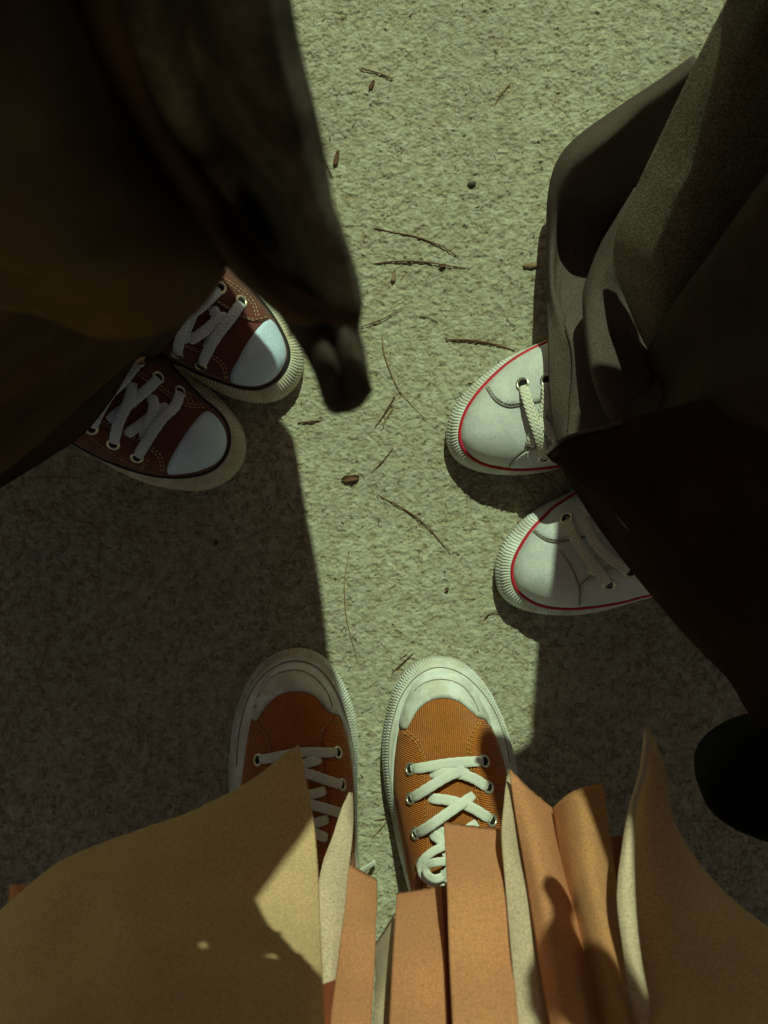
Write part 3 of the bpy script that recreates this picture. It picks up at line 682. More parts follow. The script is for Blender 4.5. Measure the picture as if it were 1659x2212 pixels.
def body(name, pelvis, ankles, facing, parent, hands=None, h=1.68):
    """one continuous skinned figure, worn clothes go over it"""
    f = Vector((facing[0], facing[1], 0)).normalized(); sdv = Vector((-f.y, f.x, 0)); p = Vector(pelvis)
    V = []; E_ = []; Rr = []
    def add(v, r, par=None):
        V.append(tuple(v)); Rr.append(r)
        if par is not None: E_.append((par, len(V)-1))
        return len(V)-1
    pe = add(p, 0.11)
    for sg, an in ((1, ankles[0]), (-1, ankles[1])):
        a = Vector((an[0], an[1], 0.09)); hip = p+sdv*0.08*sg+Vector((0, 0, -0.06)); kn = (hip+a)/2+f*0.02
        i = add(hip, 0.075, pe); i = add(kn+Vector((0, 0, .04)), 0.052, i); i = add(a+Vector((0, 0, .14)), 0.042, i); i = add(a, 0.032, i)
        add(a+f*0.07+Vector((0, 0, -.045)), 0.026, i)
    w = add(p+Vector((0, 0, .18)), 0.10, pe); c = add(p+Vector((0, 0, .40)), 0.115, w)
    n = add(p+Vector((0, 0, .54)), 0.048, c); hd = add(p+Vector((0, 0, .66))+f*0.015, 0.075, n); add(p+Vector((0, 0, .76))+f*0.01, 0.065, hd)
    for sg in (1, -1):
        sh = p+sdv*0.17*sg+Vector((0, 0, .46)); i = add(sh, 0.05, c)
        el = sh+sdv*0.03*sg+Vector((0, 0, -.28)); i = add(el, 0.038, i)
        hn = el+f*0.05+Vector((0, 0, -.24)); i = add(hn, 0.026, i)
        hb = add(hn+Vector((0, 0, -.07)), 0.030, i)
        for k in range(4): add(hn+f*(k-1.5)*0.018+Vector((0, 0, -.15+abs(k-1.5)*0.008)), 0.009, hb)
        add(hn+f*0.045+Vector((0, 0, -.08)), 0.010, hb)
    me = bpy.data.meshes.new(name); me.from_pydata([tuple(Vector(v)-root_loc(parent)) for v in V], E_, [])
    o = bpy.data.objects.new(name, me); COL.objects.link(o); o.parent = parent
    o.modifiers.new('skin', 'SKIN'); o.modifiers.new('sub', 'SUBSURF').levels = 1
    o.modifiers['sub'].render_levels = 2
    me.skin_vertices
    for i, s_ in enumerate(me.skin_vertices[0].data): s_.radius = (Rr[i], Rr[i]); s_.use_root = (i == 0)
    me.materials.append(M['skin'])
    return o
def shell(name, rings, m, parent, thick=0.003, fold=0.008, nf=9, seed=0, n=72):
    """closed garment tube: rings of (cx, cy, z, rx, ry, turn)"""
    R = catmull([tuple(r) for r in rings], 6); vs = []; fs = []
    for i, (cx, cy, z, rx, ry, tn) in enumerate(R):
        for k in range(n):
            t = 2*math.pi*k/n; fo = 1+fold/max(rx, .01)*math.sin(nf*t+seed+i*0.05)*(0.5+0.5*math.sin(2.3*t+seed))
            x, y = rx*fo*math.cos(t), ry*fo*math.sin(t)
            vs.append((cx+x*math.cos(tn)-y*math.sin(tn), cy+x*math.sin(tn)+y*math.cos(tn), z))
    for i in range(len(R)-1):
        for k in range(n): fs.append([i*n+k, i*n+(k+1) % n, (i+1)*n+(k+1) % n, (i+1)*n+k])
    o = mesh(name, vs, fs, m, parent); md = o.modifiers.new('thickness', 'SOLIDIFY'); md.thickness = thick
    return o
def head_hair(parent, pelvis, facing):
    f = Vector((facing[0], facing[1], 0)).normalized(); c = Vector(pelvis)+Vector((0, 0, .71))-f*0.02
    vs = []; fs = []; nu, nv = 20, 10
    for i in range(nv+1):
        for k in range(nu):
            a, b = math.pi*0.62*i/nv, 2*math.pi*k/nu
            vs.append(c+Vector((0.096*math.sin(a)*math.cos(b), 0.096*math.sin(a)*math.sin(b), 0.115*math.cos(a))))
    for i in range(nv):
        for k in range(nu): fs.append([i*nu+k, i*nu+(k+1) % nu, (i+1)*nu+(k+1) % nu, (i+1)*nu+k])
    mesh('hair', vs, fs, M['hair'], parent)

# ---- left person
lp = thing('person', 'person in a long black coat and dark trousers on the left, wearing the maroon sneakers', 'person', (-0.27, 0.19, 0))
body('body', (-0.30, 0.21, 0.92), ((-0.20, 0.235), (-0.265, 0.165)), (.857, -.515), lp)
head_hair(lp, (-0.30, 0.21, 0.92), (.857, -.515))
cloth('coat_front', [
    [(130, -160, .95), (300, -160, .985), (400, -160, .955), (500, -160, .985), (592, -160, .95)],
    [(190, 60, .90), (310, 60, .945), (410, 60, .92), (520, 60, .955), (628, 60, .93)],
    [(300, 300, .82), (400, 290, .88), (490, 280, .865), (590, 270, .925), (676, 262, .91)],
    [(400, 440, .76), (480, 430, .82), (560, 425, .82), (640, 420, .895), (718, 430, .895)],
    [(505, 580, .80), (570, 570, .83), (640, 565, .845), (700, 560, .875), (757, 560, .88)],
    [(600, 665, .83), (650, 650, .85), (695, 645, .85), (740, 645, .865), (777, 650, .87)],
    [(645, 728, .84), (680, 712, .855), (712, 705, .85), (745, 705, .86), (779, 720, .86)],
    [(686, 800, .85), (710, 800, .855), (733, 795, .85), (760, 792, .858), (787, 800, .855)],
    [(712, 872, .84), (730, 892, .85), (750, 893, .85), (770, 880, .852), (795, 842, .85)]],
    M['coat_dapple'], lp, 0.004, sub=8, fold=0.012, fscale=9, seed=1)
cloth('coat_flap', [
    [(-260, -160, 1.0), (-60, -160, 1.01), (60, -160, .99), (152, -160, .93)],
    [(-260, 100, .98), (-20, 100, 1.0), (120, 100, .975), (215, 100, .90)],
    [(-260, 300, .95), (0, 300, .975), (170, 300, .955), (312, 300, .86)],
    [(-260, 450, .90), (30, 450, .94), (250, 450, .925), (432, 455, .83)],
    [(-260, 560, .88), (60, 560, .91), (280, 570, .905), (480, 560, .80)],
    [(-260, 630, .86), (70, 640, .87), (270, 665, .86), (440, 645, .79)],
    [(-260, 640, .83), (50, 662, .83), (225, 722, .83), (372, 708, .79)]],
    M['coat'], lp, 0.004, sub=8, fold=0.010, fscale=9, seed=4)
# turned hem band along the coat front
strip('coat_hem', [(160, -120), (205, 60), (315, 300), (425, 450), (515, 580), (605, 668), (660, 690)], [(230, -120), (270, 60), (365, 285), (475, 430), (555, 555), (650, 640), (775, 690)],
      0.96, 0.66, M['coat'], lp, bulge=0.01, off=0.022, thick=0.004, seed=3, zs=[.96, .92, .86, .835, .85, .87, .88])
cloth('trouser_leg', [
    [(150, 560, .5), (300, 620, .35), (402, 688, .14)], [(80, 640, .5), (220, 700, .33), (345, 758, .12)],
    [(0, 680, .48), (150, 740, .3), (290, 772, .115)], [(-60, 740, .46), (110, 790, .28), (240, 853, .11)],
    [(-100, 820, .44), (60, 860, .26), (180, 933, .10)], [(-150, 900, .42), (0, 930, .25), (122, 976, .09)],
    [(-200, 1000, .4), (-60, 1010, .24), (60, 1013, .06)], [(-240, 1150, .3), (-120, 1100, .2), (-20, 1065, .03)]],
    M['trouser_dark'], lp, 0.003, fold=0.014, fscale=12, seed=8)
# unseen sheet beyond the picture's top edge, added and outlined to cast the left shadow
def shade_pt(u, v, z, extra=0.0):
    g = P(u, v, 0); k = z/math.tan(SEL)
    return (g.x+SAZ[0]*k+extra, g.y+SAZ[1]*k, z)
def W3(*pts): return [tuple(p) for p in pts]
def cloth_w(name, rows, m, parent, thick=0.003, sub=7):
    R = np.array([catmull(r, sub) for r in rows]); G = np.stack([catmull(R[:, k], sub) for k in range(R.shape[1])], 1)
    ny, nx = G.shape[:2]; vs = [tuple(G[i, j]) for i in range(ny) for j in range(nx)]
    fs = [[i*nx+j, i*nx+j+1, (i+1)*nx+j+1, (i+1)*nx+j] for i in range(ny-1) for j in range(nx-1)]
    o = mesh(name, vs, fs, m, parent); md = o.modifiers.new('thickness', 'SOLIDIFY'); md.thickness = thick
    return o
def qh(q, h, z):
    y = (z-h)/math.tan(SEL); return (q+SAZ[0]/SAZ[1]*y, y, z)
edge_pts = [qh(-.20, -.20, .36), qh(-.146, -.14, .38), qh(-.131, -.115, .39), qh(-.108, -.095, .40), qh(-.094, -.080, .41),
            shade_pt(638, 960, .43), shade_pt(662, 1100, .46), shade_pt(690, 1250, .50),
            shade_pt(706, 1360, .56), shade_pt(722, 1480, .62), shade_pt(752, 1620, .70), shade_pt(768, 1760, .80), shade_pt(760, 1900, .88)]
for q, h, z in ((-.008, .45, .91), (-.010, .50, .93), (-.014, .555, .96), (-.024, .61, 1.0), (-.034, .66, 1.02), (-.044, .71, 1.04), (-.052, .745, 1.05), (-.068, .752, 1.06),
                (-.071, .765, 1.07), (-.071, .800, 1.08), (-.040, .810, 1.085), (-.002, .820, 1.09), (.004, .92, 1.18), (-.01, 1.05, 1.28)):
    edge_pts.append(qh(q, h, z))
rows = []
for (x, y, z) in edge_pts:
    rows.append([(x, y, z), (x-0.10, y+0.015, z+0.01), (x-0.22, y-0.01, z+0.02), (x-0.36, y-0.03, z+0.0)])
cloth_w('shadow_sheet', rows, M['coat'], lp)
shell('coat_body', [(-.33, .24, .50, .24, .25, 0), (-.33, .24, .8, .20, .22, 0), (-.32, .22, 1.1, .16, .20, 0.5), (-.31, .21, 1.33, .14, .21, 0.54), (-.30, .21, 1.44, .06, .08, 0)], M['coat'], lp)
shell('trousers', [(-.235, .22, .10, .085, .075, 0), (-.25, .22, .4, .12, .11, 0), (-.29, .21, .9, .16, .17, 0)], M['trouser_dark'], lp)

# ---- right person
rp = thing('person', 'person in very wide dark trousers on the right, wearing the white sneakers', 'person', (0.27, 0.10, 0))
body('body', (0.34, 0.13, 0.92), ((0.30, 0.06), (0.285, 0.125)), (-.9, -.42), rp)
head_hair(rp, (0.34, 0.13, 0.92), (-.9, -.42))
cloth('trouser_hem', [
    [(1500, 122, 0.220), (1514, 140, 0.290), (1540, 165, 0.262), (1617.6, 219.2, 0.160), (1740, 260, 0.100)],
    [(1421, 178, 0.160), (1436, 200, 0.235), (1466, 228, 0.212), (1557.2, 282.6, 0.130), (1700, 320, 0.100)],
    [(1358, 219, 0.120), (1374, 243, 0.190), (1404, 272, 0.172), (1497, 332.4, 0.100), (1650, 380, 0.090)],
    [(1250, 296, 0.070), (1278, 322, 0.145), (1310, 352, 0.132), (1403.4, 415.6, 0.080), (1570, 470, 0.080)],
    [(1206, 350, 0.050), (1232, 368, 0.115), (1265, 400, 0.102), (1344, 465.6, 0.070), (1480, 520, 0.070)],
    [(1187, 420, 0.040), (1204, 434, 0.085), (1232, 460, 0.072), (1304.4, 512.4, 0.060), (1420, 560, 0.070)],
    [(1183, 510, 0.040), (1193, 520, 0.070), (1214, 540, 0.057), (1287.8, 579.2, 0.058), (1400, 620, 0.070)],
    [(1183, 610, 0.050), (1192, 620, 0.075), (1203, 635, 0.075), (1240, 660, 0.080), (1500, 700, .125)],
    [(1186, 740, 0.085), (1212, 745, 0.095), (1236, 752, 0.105), (1265, 770, 0.118), (1500, 800, .145)],
    [(1190, 860, 0.095), (1212, 865, 0.105), (1232, 870, 0.112), (1260, 880, 0.120), (1500, 900, .145)],
    [(1206, 965, 0.100), (1216, 965, 0.110), (1226, 965, 0.115), (1255, 965, 0.120), (1500, 1000, .145)]],
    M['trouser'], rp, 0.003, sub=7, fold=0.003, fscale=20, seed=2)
cloth('trouser_fold', [
    [(1372, 405, .175), (1400, 420, .18), (1440, 440, .185)],
    [(1331, 475, .165), (1355, 500, .175), (1400, 520, .18)], [(1296, 537, .150), (1320, 560, .165), (1370, 580, .165)],
    [(1266, 618, .140), (1290, 630, .155), (1400, 645, .150)], [(1262, 672, .142), (1285, 690, .155), (1410, 705, .145)],
    [(1268, 740, .146), (1290, 750, .158), (1415, 775, .145)], [(1280, 808, .150), (1300, 815, .160), (1410, 830, .145)],
    [(1300, 870, .155), (1318, 870, .160), (1360, 870, .155)], [(1325, 918, .160), (1340, 915, .162), (1370, 910, .155)]],
    M['trouser'], rp, 0.003, sub=7, fold=0.004, fscale=18, seed=5)
cloth('trouser_back', [
    [(1300, 500, 0.080), (1500, 460, 0.130), (1760, 300, 0.230)], [(1262, 700, 0.080), (1500, 700, 0.130), (1760, 650, 0.250)],
    [(1270, 820, 0.090), (1500, 860, 0.150), (1760, 850, 0.250)], [(1300, 960, 0.100), (1500, 960, 0.170), (1760, 980, 0.270)]],
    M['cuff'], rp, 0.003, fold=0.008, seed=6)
cloth('trouser_panel', [
    [(1640, -150, 0.423), (1700, -150, 0.452), (1770, -150, 0.467), (1880, -150, 0.438)],
    [(1573, 0, 0.363), (1625, 0, 0.389), (1680, 0, 0.404), (1780, 10, 0.393)],
    [(1506, 134, 0.319), (1560, 140, 0.349), (1620, 145, 0.363), (1730, 160, 0.363)],
    [(1421, 313, 0.260), (1480, 320, 0.293), (1555, 330, 0.312), (1690, 360, 0.315)],
    [(1378, 405, 0.230), (1430, 415, 0.264), (1500, 430, 0.282), (1650, 440, 0.282)],
    [(1340, 493, 0.204), (1390, 500, 0.238), (1460, 515, 0.256), (1605, 525, 0.260)],
    [(1330, 560, 0.186), (1375, 570, 0.219), (1440, 590, 0.238), (1560, 592, 0.238)],
    [(1349, 627, 0.171), (1385, 640, 0.201), (1440, 655, 0.219), (1530, 649, 0.219)],
    [(1394, 739, 0.153), (1420, 740, 0.171), (1465, 750, 0.186), (1516, 752, 0.182)],
    [(1440, 805, 0.142), (1455, 800, 0.153), (1478, 800, 0.160), (1500, 795, 0.156)],
    [(1472, 850, 0.130), (1476, 847, 0.134), (1482, 840, 0.138), (1488, 828, 0.138)]],
    M['wool'], rp, 0.003, sub=7, fold=0.006, fscale=16, seed=9)
cloth('trouser_cuff', [
    [(1180, 980, .345), (1228, 945, .355), (1304, 926, .365), (1400, 895, .38), (1500, 870, .40), (1740, 820, .45), (2220, 800, 0.500)],
    [(1192, 990, .347), (1245, 970, .365), (1335, 975, .38), (1450, 960, .395), (1560, 930, .42), (1740, 900, .46), (2220, 880, 0.510)],
    [(1212, 1003, .345), (1280, 1050, .365), (1380, 1105, .385), (1500, 1130, .40), (1600, 1130, .42), (1740, 1100, .46), (2220, 1080, 0.510)],
    [(1230, 1031, .34), (1300, 1108, .345), (1400, 1220, .355), (1510, 1320, .38), (1600, 1370, .40), (1740, 1400, .44), (2220, 1380, 0.490)],
    [(1245, 1057, .335), (1303, 1145, .33), (1406, 1276, .325), (1482, 1366, .33), (1572, 1458, .34), (1720, 1610, .36), (2200, 1590, 0.410)]],
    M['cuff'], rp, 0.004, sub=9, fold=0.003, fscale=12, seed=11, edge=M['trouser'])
rows = []
for q, h, z in ((.148, .035, .53), (.149, .10, .56), (.151, .15, .60), (.153, .20, .63), (.152, .235, .66), (.120, .252, .675), (.105, .275, .69), (.107, .31, .71), (.117, .34, .735), (.128, .37, .76), (.152, .40, .785), (.166, .43, .81), (.168, .5, .86), (.168, .62, .96), (.168, .75, 1.06), (.168, .88, 1.16), (.17, 1.0, 1.26)):
    x, y, zz = qh(q, h, z); rows.append([(x, y, zz), (x+.10, y+.01, zz+.01), (x+.22, y-.02, zz+.01), (x+.36, y-.05, zz)])
cloth_w('shadow_sheet', rows, M['coat'], rp)  # added sheet out of view, its edge shaped to throw the right-hand shadow
shell('coat_body', [(.43, .17, .52, .19, .20, 0), (.39, .17, .8, .18, .22, 0), (.37, .16, 1.1, .17, .20, 0.0), (.36, .14, 1.33, .14, .20, 0), (.34, .13, 1.44, .06, .08, 0)], M['coat'], rp)
tube_mesh('shadow_arm', [Vector(q) for q in catmull([(.150, .150, .850), (.152, .17, .90), (.156, .20, .98), (.165, .24, 1.10), (.20, .26, 1.22), (.28, .25, 1.33)], 8)], lambda t: 0.007+0.004*math.sin(14*t)+0.045*t*t, M['coat'], rp, nv=12)  # unseen tapered tube, added to cast a narrow shadow on the fringe
for nm, pts, rr, mm in (('cuff_lit_edge', [(1181, 979, .351), (1228, 944, .361), (1304, 925, .371), (1345, 912, .376)], .0013, 'trouser'),  # paler tube stands in for sunlight along the cuff's top edge
                       ('cuff_fold_line', [(1214, 1004, .351), (1243, 1030, .36), (1296, 1076, .376), (1357, 1145, .392), (1440, 1240, .40), (1531, 1335, .405), (1600, 1440, .40), (1670, 1570, .39)], .00045, 'trouser_dark')):  # thin tube drawn for the lit line of the fold
    tube_mesh(nm, [Vector(q) for q in catmull([tuple(P(*p)) for p in pts], 8)], rr, M[mm], rp, nv=6)
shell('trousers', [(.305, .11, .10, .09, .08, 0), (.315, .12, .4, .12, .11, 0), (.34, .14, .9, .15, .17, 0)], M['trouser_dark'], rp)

# ---- the person taking the photo
me_ = thing('person', 'person at the bottom in a khaki coat with rust suede fringe, wearing the rust sneakers', 'person', (0.01, -0.33, 0))
body('body', (0.0, -0.46, 0.92), ((-0.062, -0.375), (0.095, -0.385)), (0, 1), me_)
cloth('coat_front', [
    [(-140, 2090, .41), (0, 1971, .385), (110, 1878, .37), (185, 1838, .36), (280, 1806, .35), (415, 1756, .335), (540, 1691, .32), (600, 1645, .31), (646, 1611, .30)],
    [(-140, 2150, .46), (15, 2020, .455), (130, 1925, .44), (215, 1890, .43), (305, 1860, .42), (435, 1810, .40), (555, 1750, .37), (610, 1710, .35), (657, 1665, .33)],
    [(-140, 2230, .52), (35, 2100, .525), (165, 2005, .49), (250, 1975, .50), (335, 1945, .485), (465, 1900, .45), (585, 1845, .42), (635, 1815, .395), (676, 1770, .37)],
    [(-140, 2330, .58), (50, 2200, .585), (190, 2110, .56), (280, 2080, .56), (360, 2050, .545), (495, 2005, .51), (605, 1955, .47), (650, 1930, .45), (686, 1890, .42)],
    [(-140, 2480, .66), (70, 2350, .67), (220, 2260, .65), (310, 2230, .65), (390, 2200, .635), (515, 2150, .60), (620, 2110, .56), (660, 2090, .54), (692, 2060, .51)],
    [(-140, 2900, .84), (90, 2800, .85), (250, 2700, .84), (340, 2670, .83), (420, 2640, .81), (540, 2580, .79), (640, 2540, .76), (675, 2520, .74), (708, 2500, .71)]],
    M['tan'], me_, 0.0025, sub=8, fold=0.016, fscale=7, seed=21, edge=M['edge_pale'], fray=0.0003, label='broad khaki coat front in shade')
cloth('coat_front', [
    [(1397, 1582, .33), (1401, 1583, .33), (1407, 1592, .33), (1414, 1606, .33)],
    [(1385, 1680, .36), (1405, 1665, .36), (1422, 1655, .355), (1436, 1668, .35)],
    [(1371, 1770, .39), (1400, 1740, .39), (1432, 1735, .38), (1456, 1790, .37)],
    [(1369, 1900, .44), (1420, 1870, .44), (1480, 1860, .425), (1552, 1918, .40)],
    [(1378, 2040, .49), (1450, 2010, .50), (1540, 1990, .475), (1672, 2018, .42)],
    [(1400, 2190, .56), (1490, 2160, .565), (1600, 2120, .54), (1800, 2120, .47)],
    [(1425, 2560, .74), (1550, 2540, .74), (1700, 2500, .72), (1950, 2500, .64)]],
    M['tan'], me_, 0.0025, sub=8, fold=0.005, fscale=10, seed=23, edge=M['edge_pale'], label='khaki coat front on the right, curling to a point')
Z5 = lambda *p: [z5(*q) for q in p]; Z4 = lambda *p: [z4(*q) for q in p]
strip('fringe_strip', Z4((1508, 458), (1480, 510), (1440, 640), (1395, 760), (1372, 900), (1378, 1130), (1385, 1452), (1390, 1700)), Z4((1518, 456), (1522, 560), (1518, 660), (1502, 800), (1488, 950), (1460, 1150), (1440, 1452), (1440, 1700)),
      .22, .5, M['suede_back'], me_, bulge=.004, edge=M['edge_pale'], seed=31)
strip('fringe_strip', Z4((1500, 760), (1490, 900), (1478, 1050), (1455, 1250), (1430, 1452), (1420, 1800)), Z4((1624, 832), (1626, 950), (1622, 1050), (1615, 1250), (1603, 1452), (1600, 1800)),
      .26, .60, M['suede'], me_, edge=M['edge_pale'], seed=32)
strip('fringe_strip', Z5((-40, 1120), (-30, 1250), (-40, 1452), (-40, 1800)), Z5((52, 975), (50, 1150), (30, 1452), (20, 1800)),
      .24, .52, M['suede_back'], me_, edge=M['edge_pale'], seed=33)
strip('fringe_strip', Z5((56, 892), (50, 980), (40, 1150), (25, 1452), (10, 1800)), Z5((246, 860), (256, 980), (262, 1150), (274, 1452), (290, 1800)),
      .28, .60, M['suede'], me_, edge=M['edge_pale'], seed=34)
strip('fringe_strip', Z5((258, 583), (264, 700), (272, 850), (282, 1150), (298, 1452), (320, 1800)), Z5((502, 618), (512, 720), (530, 900), (555, 1200), (578, 1452), (600, 1800)),
      .27, .62, M['suede'], me_, edge=M['edge_pale'], off=.01, seed=35)
strip('fringe_strip', Z5((540, 358), (520, 480), (508, 640), (530, 900), (552, 1150), (580, 1452), (610, 1800)), Z5((544, 358), (565, 500), (600, 720), (630, 900), (670, 1150), (722, 1452), (780, 1800)),
      .26, .60, M['suede_back'], me_, bulge=.003, edge=M['edge_pale'], seed=36)
cloth('fringe_strip', [
    [(*z5(542, 356), .30), (*z5(600, 415), .31), (*z5(650, 462), .30), (*z5(728, 526), .28)],
    [(*z5(572, 560), .35), (*z5(630, 580), .365), (*z5(690, 600), .35), (*z5(748, 640), .32)],
    [(*z5(612, 780), .41), (*z5(670, 790), .43), (*z5(730, 800), .415), (*z5(785, 830), .385)],
    [(*z5(655, 1050), .48), (*z5(720, 1050), .50), (*z5(780, 1050), .49), (*z5(850, 1060), .455)],
    [(*z5(722, 1452), .58), (*z5(790, 1452), .60), (*z5(860, 1452), .59), (*z5(930, 1452), .555)],
    [(*z5(790, 1800), .68), (*z5(860, 1800), .70), (*z5(930, 1800), .69), (*z5(1010, 1800), .66)]],
    M['suede'], me_, 0.0022, sub=7, fold=0.004, fscale=25, seed=37, edge=M['edge_pale'], fray=0.00018)
cloth('fringe_strip', [
    [(*z5(735, 522), .30), (*z5(790, 470), .325), (*z5(860, 436), .335), (*z5(946, 414), .32)],
    [(*z5(750, 640), .335), (*z5(810, 620), .365), (*z5(880, 600), .375), (*z5(962, 580), .35)],
    [(*z5(785, 850), .39), (*z5(840, 840), .42), (*z5(910, 820), .43), (*z5(996, 820), .40)],
    [(*z5(850, 1060), .46), (*z5(905, 1060), .485), (*z5(970, 1050), .49), (*z5(1030, 1060), .46)],
    [(*z5(925, 1452), .56), (*z5(975, 1452), .585), (*z5(1030, 1452), .59), (*z5(1082, 1452), .56)],
    [(*z5(1000, 1800), .67), (*z5(1060, 1800), .69), (*z5(1120, 1800), .69), (*z5(1160, 1800), .66)]],
    M['suede_brown'], me_, 0.0022, sub=7, fold=0.003, fscale=25, seed=38, edge=M['edge_pale'], fray=0.00018)
strip('fringe_strip', Z5((980, 648), (985, 760), (1000, 900), (1010, 1100)), Z5((1040, 648), (1035, 760), (1025, 900), (1050, 1100)), .28, .42, M['suede_dark'], me_, seed=39)  # dark strip filling the gap beside the fringe
strip('coat_edge', Z5((1130, 190), (1108, 360), (1072, 490), (1040, 650), (1010, 900), (1040, 1150), (1080, 1452), (1140, 1800)), Z5((1146, 196), (1125, 360), (1092, 480), (1078, 640), (1080, 900), (1102, 1150), (1160, 1452), (1220, 1800)),
      .335, .60, M['suede_back'], me_, bulge=.004, edge=M['edge_pale'], off=.01, seed=40)
# dark strips filling gaps behind the fringe, and the loose strip at the far left
strip('gap_strip', Z4((1385, 1140), (1380, 1300), (1380, 1452), (1380, 1800)), Z4((1470, 1140), (1470, 1300), (1460, 1452), (1440, 1800)), .42, .58, M['suede_dark'], me_, off=-.03, seed=41)
strip('gap_strip', Z5((232, 860), (240, 1050), (250, 1250), (262, 1452), (280, 1800)), Z5((290, 860), (296, 1050), (305, 1250), (320, 1452), (340, 1800)), .25, .55, M['suede_dark'], me_, off=-.01, seed=42)
strip('fringe_strip', [(24, 1912), (20, 1950), (0, 2010)], [(56, 1914), (60, 1950), (60, 2000)], .33, .36, M['suede'], me_, seed=43)
# loose threads at the torn point on the right
for a, b, c in (((1396, 1584), (1386, 1574), (1378, 1567)), ((1398, 1583), (1402, 1574), (1404, 1568)), ((1397, 1585), (1391, 1580), (1390, 1576))):
    tube_mesh('loose_thread', [Vector(q) for q in catmull([tuple(P(*p, .333)) for p in (a, b, c)], 5)], 0.0003, M['edge_pale'], me_, nv=5)
for k in range(16):
    u = 628+k*4.2; v = 706+k*1.8+random.uniform(-6, 6)
    tube_mesh('loose_thread', [Vector(q) for q in catmull([tuple(P(*p)) for p in ((u, v-6, .84), (u-3+random.uniform(-4, 4), v+8, .835), (u+random.uniform(-9, 9), v+18+random.uniform(-5, 8), .83))], 4)], 0.0005, M['suede_back'], lp, nv=5)
shell('coat_body', [(0, -.47, .62, .30, .12, 0), (0, -.48, .9, .22, .14, 0), (0, -.48, 1.15, .18, .13, 0), (0, -.48, 1.34, .19, .11, 0), (0, -.47, 1.43, .07, .06, 0)], M['tan'], me_)

# ---- black bag at the right edge
bag_r = thing('handbag', 'plain black rounded bag jutting in at the right edge over shaded ground', 'bag', tuple(P(1660, 1690, .36)))
prof = Q(z5, (1900, 120), (1760, 125), (1659, 150), (1560, 185), (1440, 262), (1375, 350), (1356, 440), (1376, 520), (1450, 590), (1560, 640), (1659, 672), (1800, 720), (1900, 740))
c2 = catmull(prof, 6); c2 = np.vstack([c2, [(1860, 1800)]])
nb = len(c2); cen = np.array([1740, 1700.]); vs = []; fs = []
lv = [(0.0, .40, .80), (0.12, .432, .93), (0.35, .45, 1.0), (0.65, .45, 1.0), (0.88, .432, .93)]
levels = [(.24, .78), (.27, .86), (.31, .94), (.345, 1.0), (.36, .985), (.372, .94), (.380, .85), (.382, .5), (.382, .02)]
for z, k in levels:
    for p in c2:
        q = cen+(p-cen)*k+np.array([14, 0]); vs.append(P(q[0], q[1], .35)*1.0 if False else Vector((*P(q[0], q[1], .35).xy, z)))
for i in range(len(levels)-1):
    for k in range(nb): fs.append([i*nb+k, i*nb+(k+1) % nb, (i+1)*nb+(k+1) % nb, (i+1)*nb+k])
mesh('bag_body', vs, fs, M['bag'], bag_r)
tube_mesh('handle', [Vector(q) for q in catmull([tuple(P(1700, 1640, .38)), (0.27, -0.13, .55), (0.30, -0.10, .80), (0.31, -0.02, 1.0)], 8)], 0.006, M['bag'], bag_r)

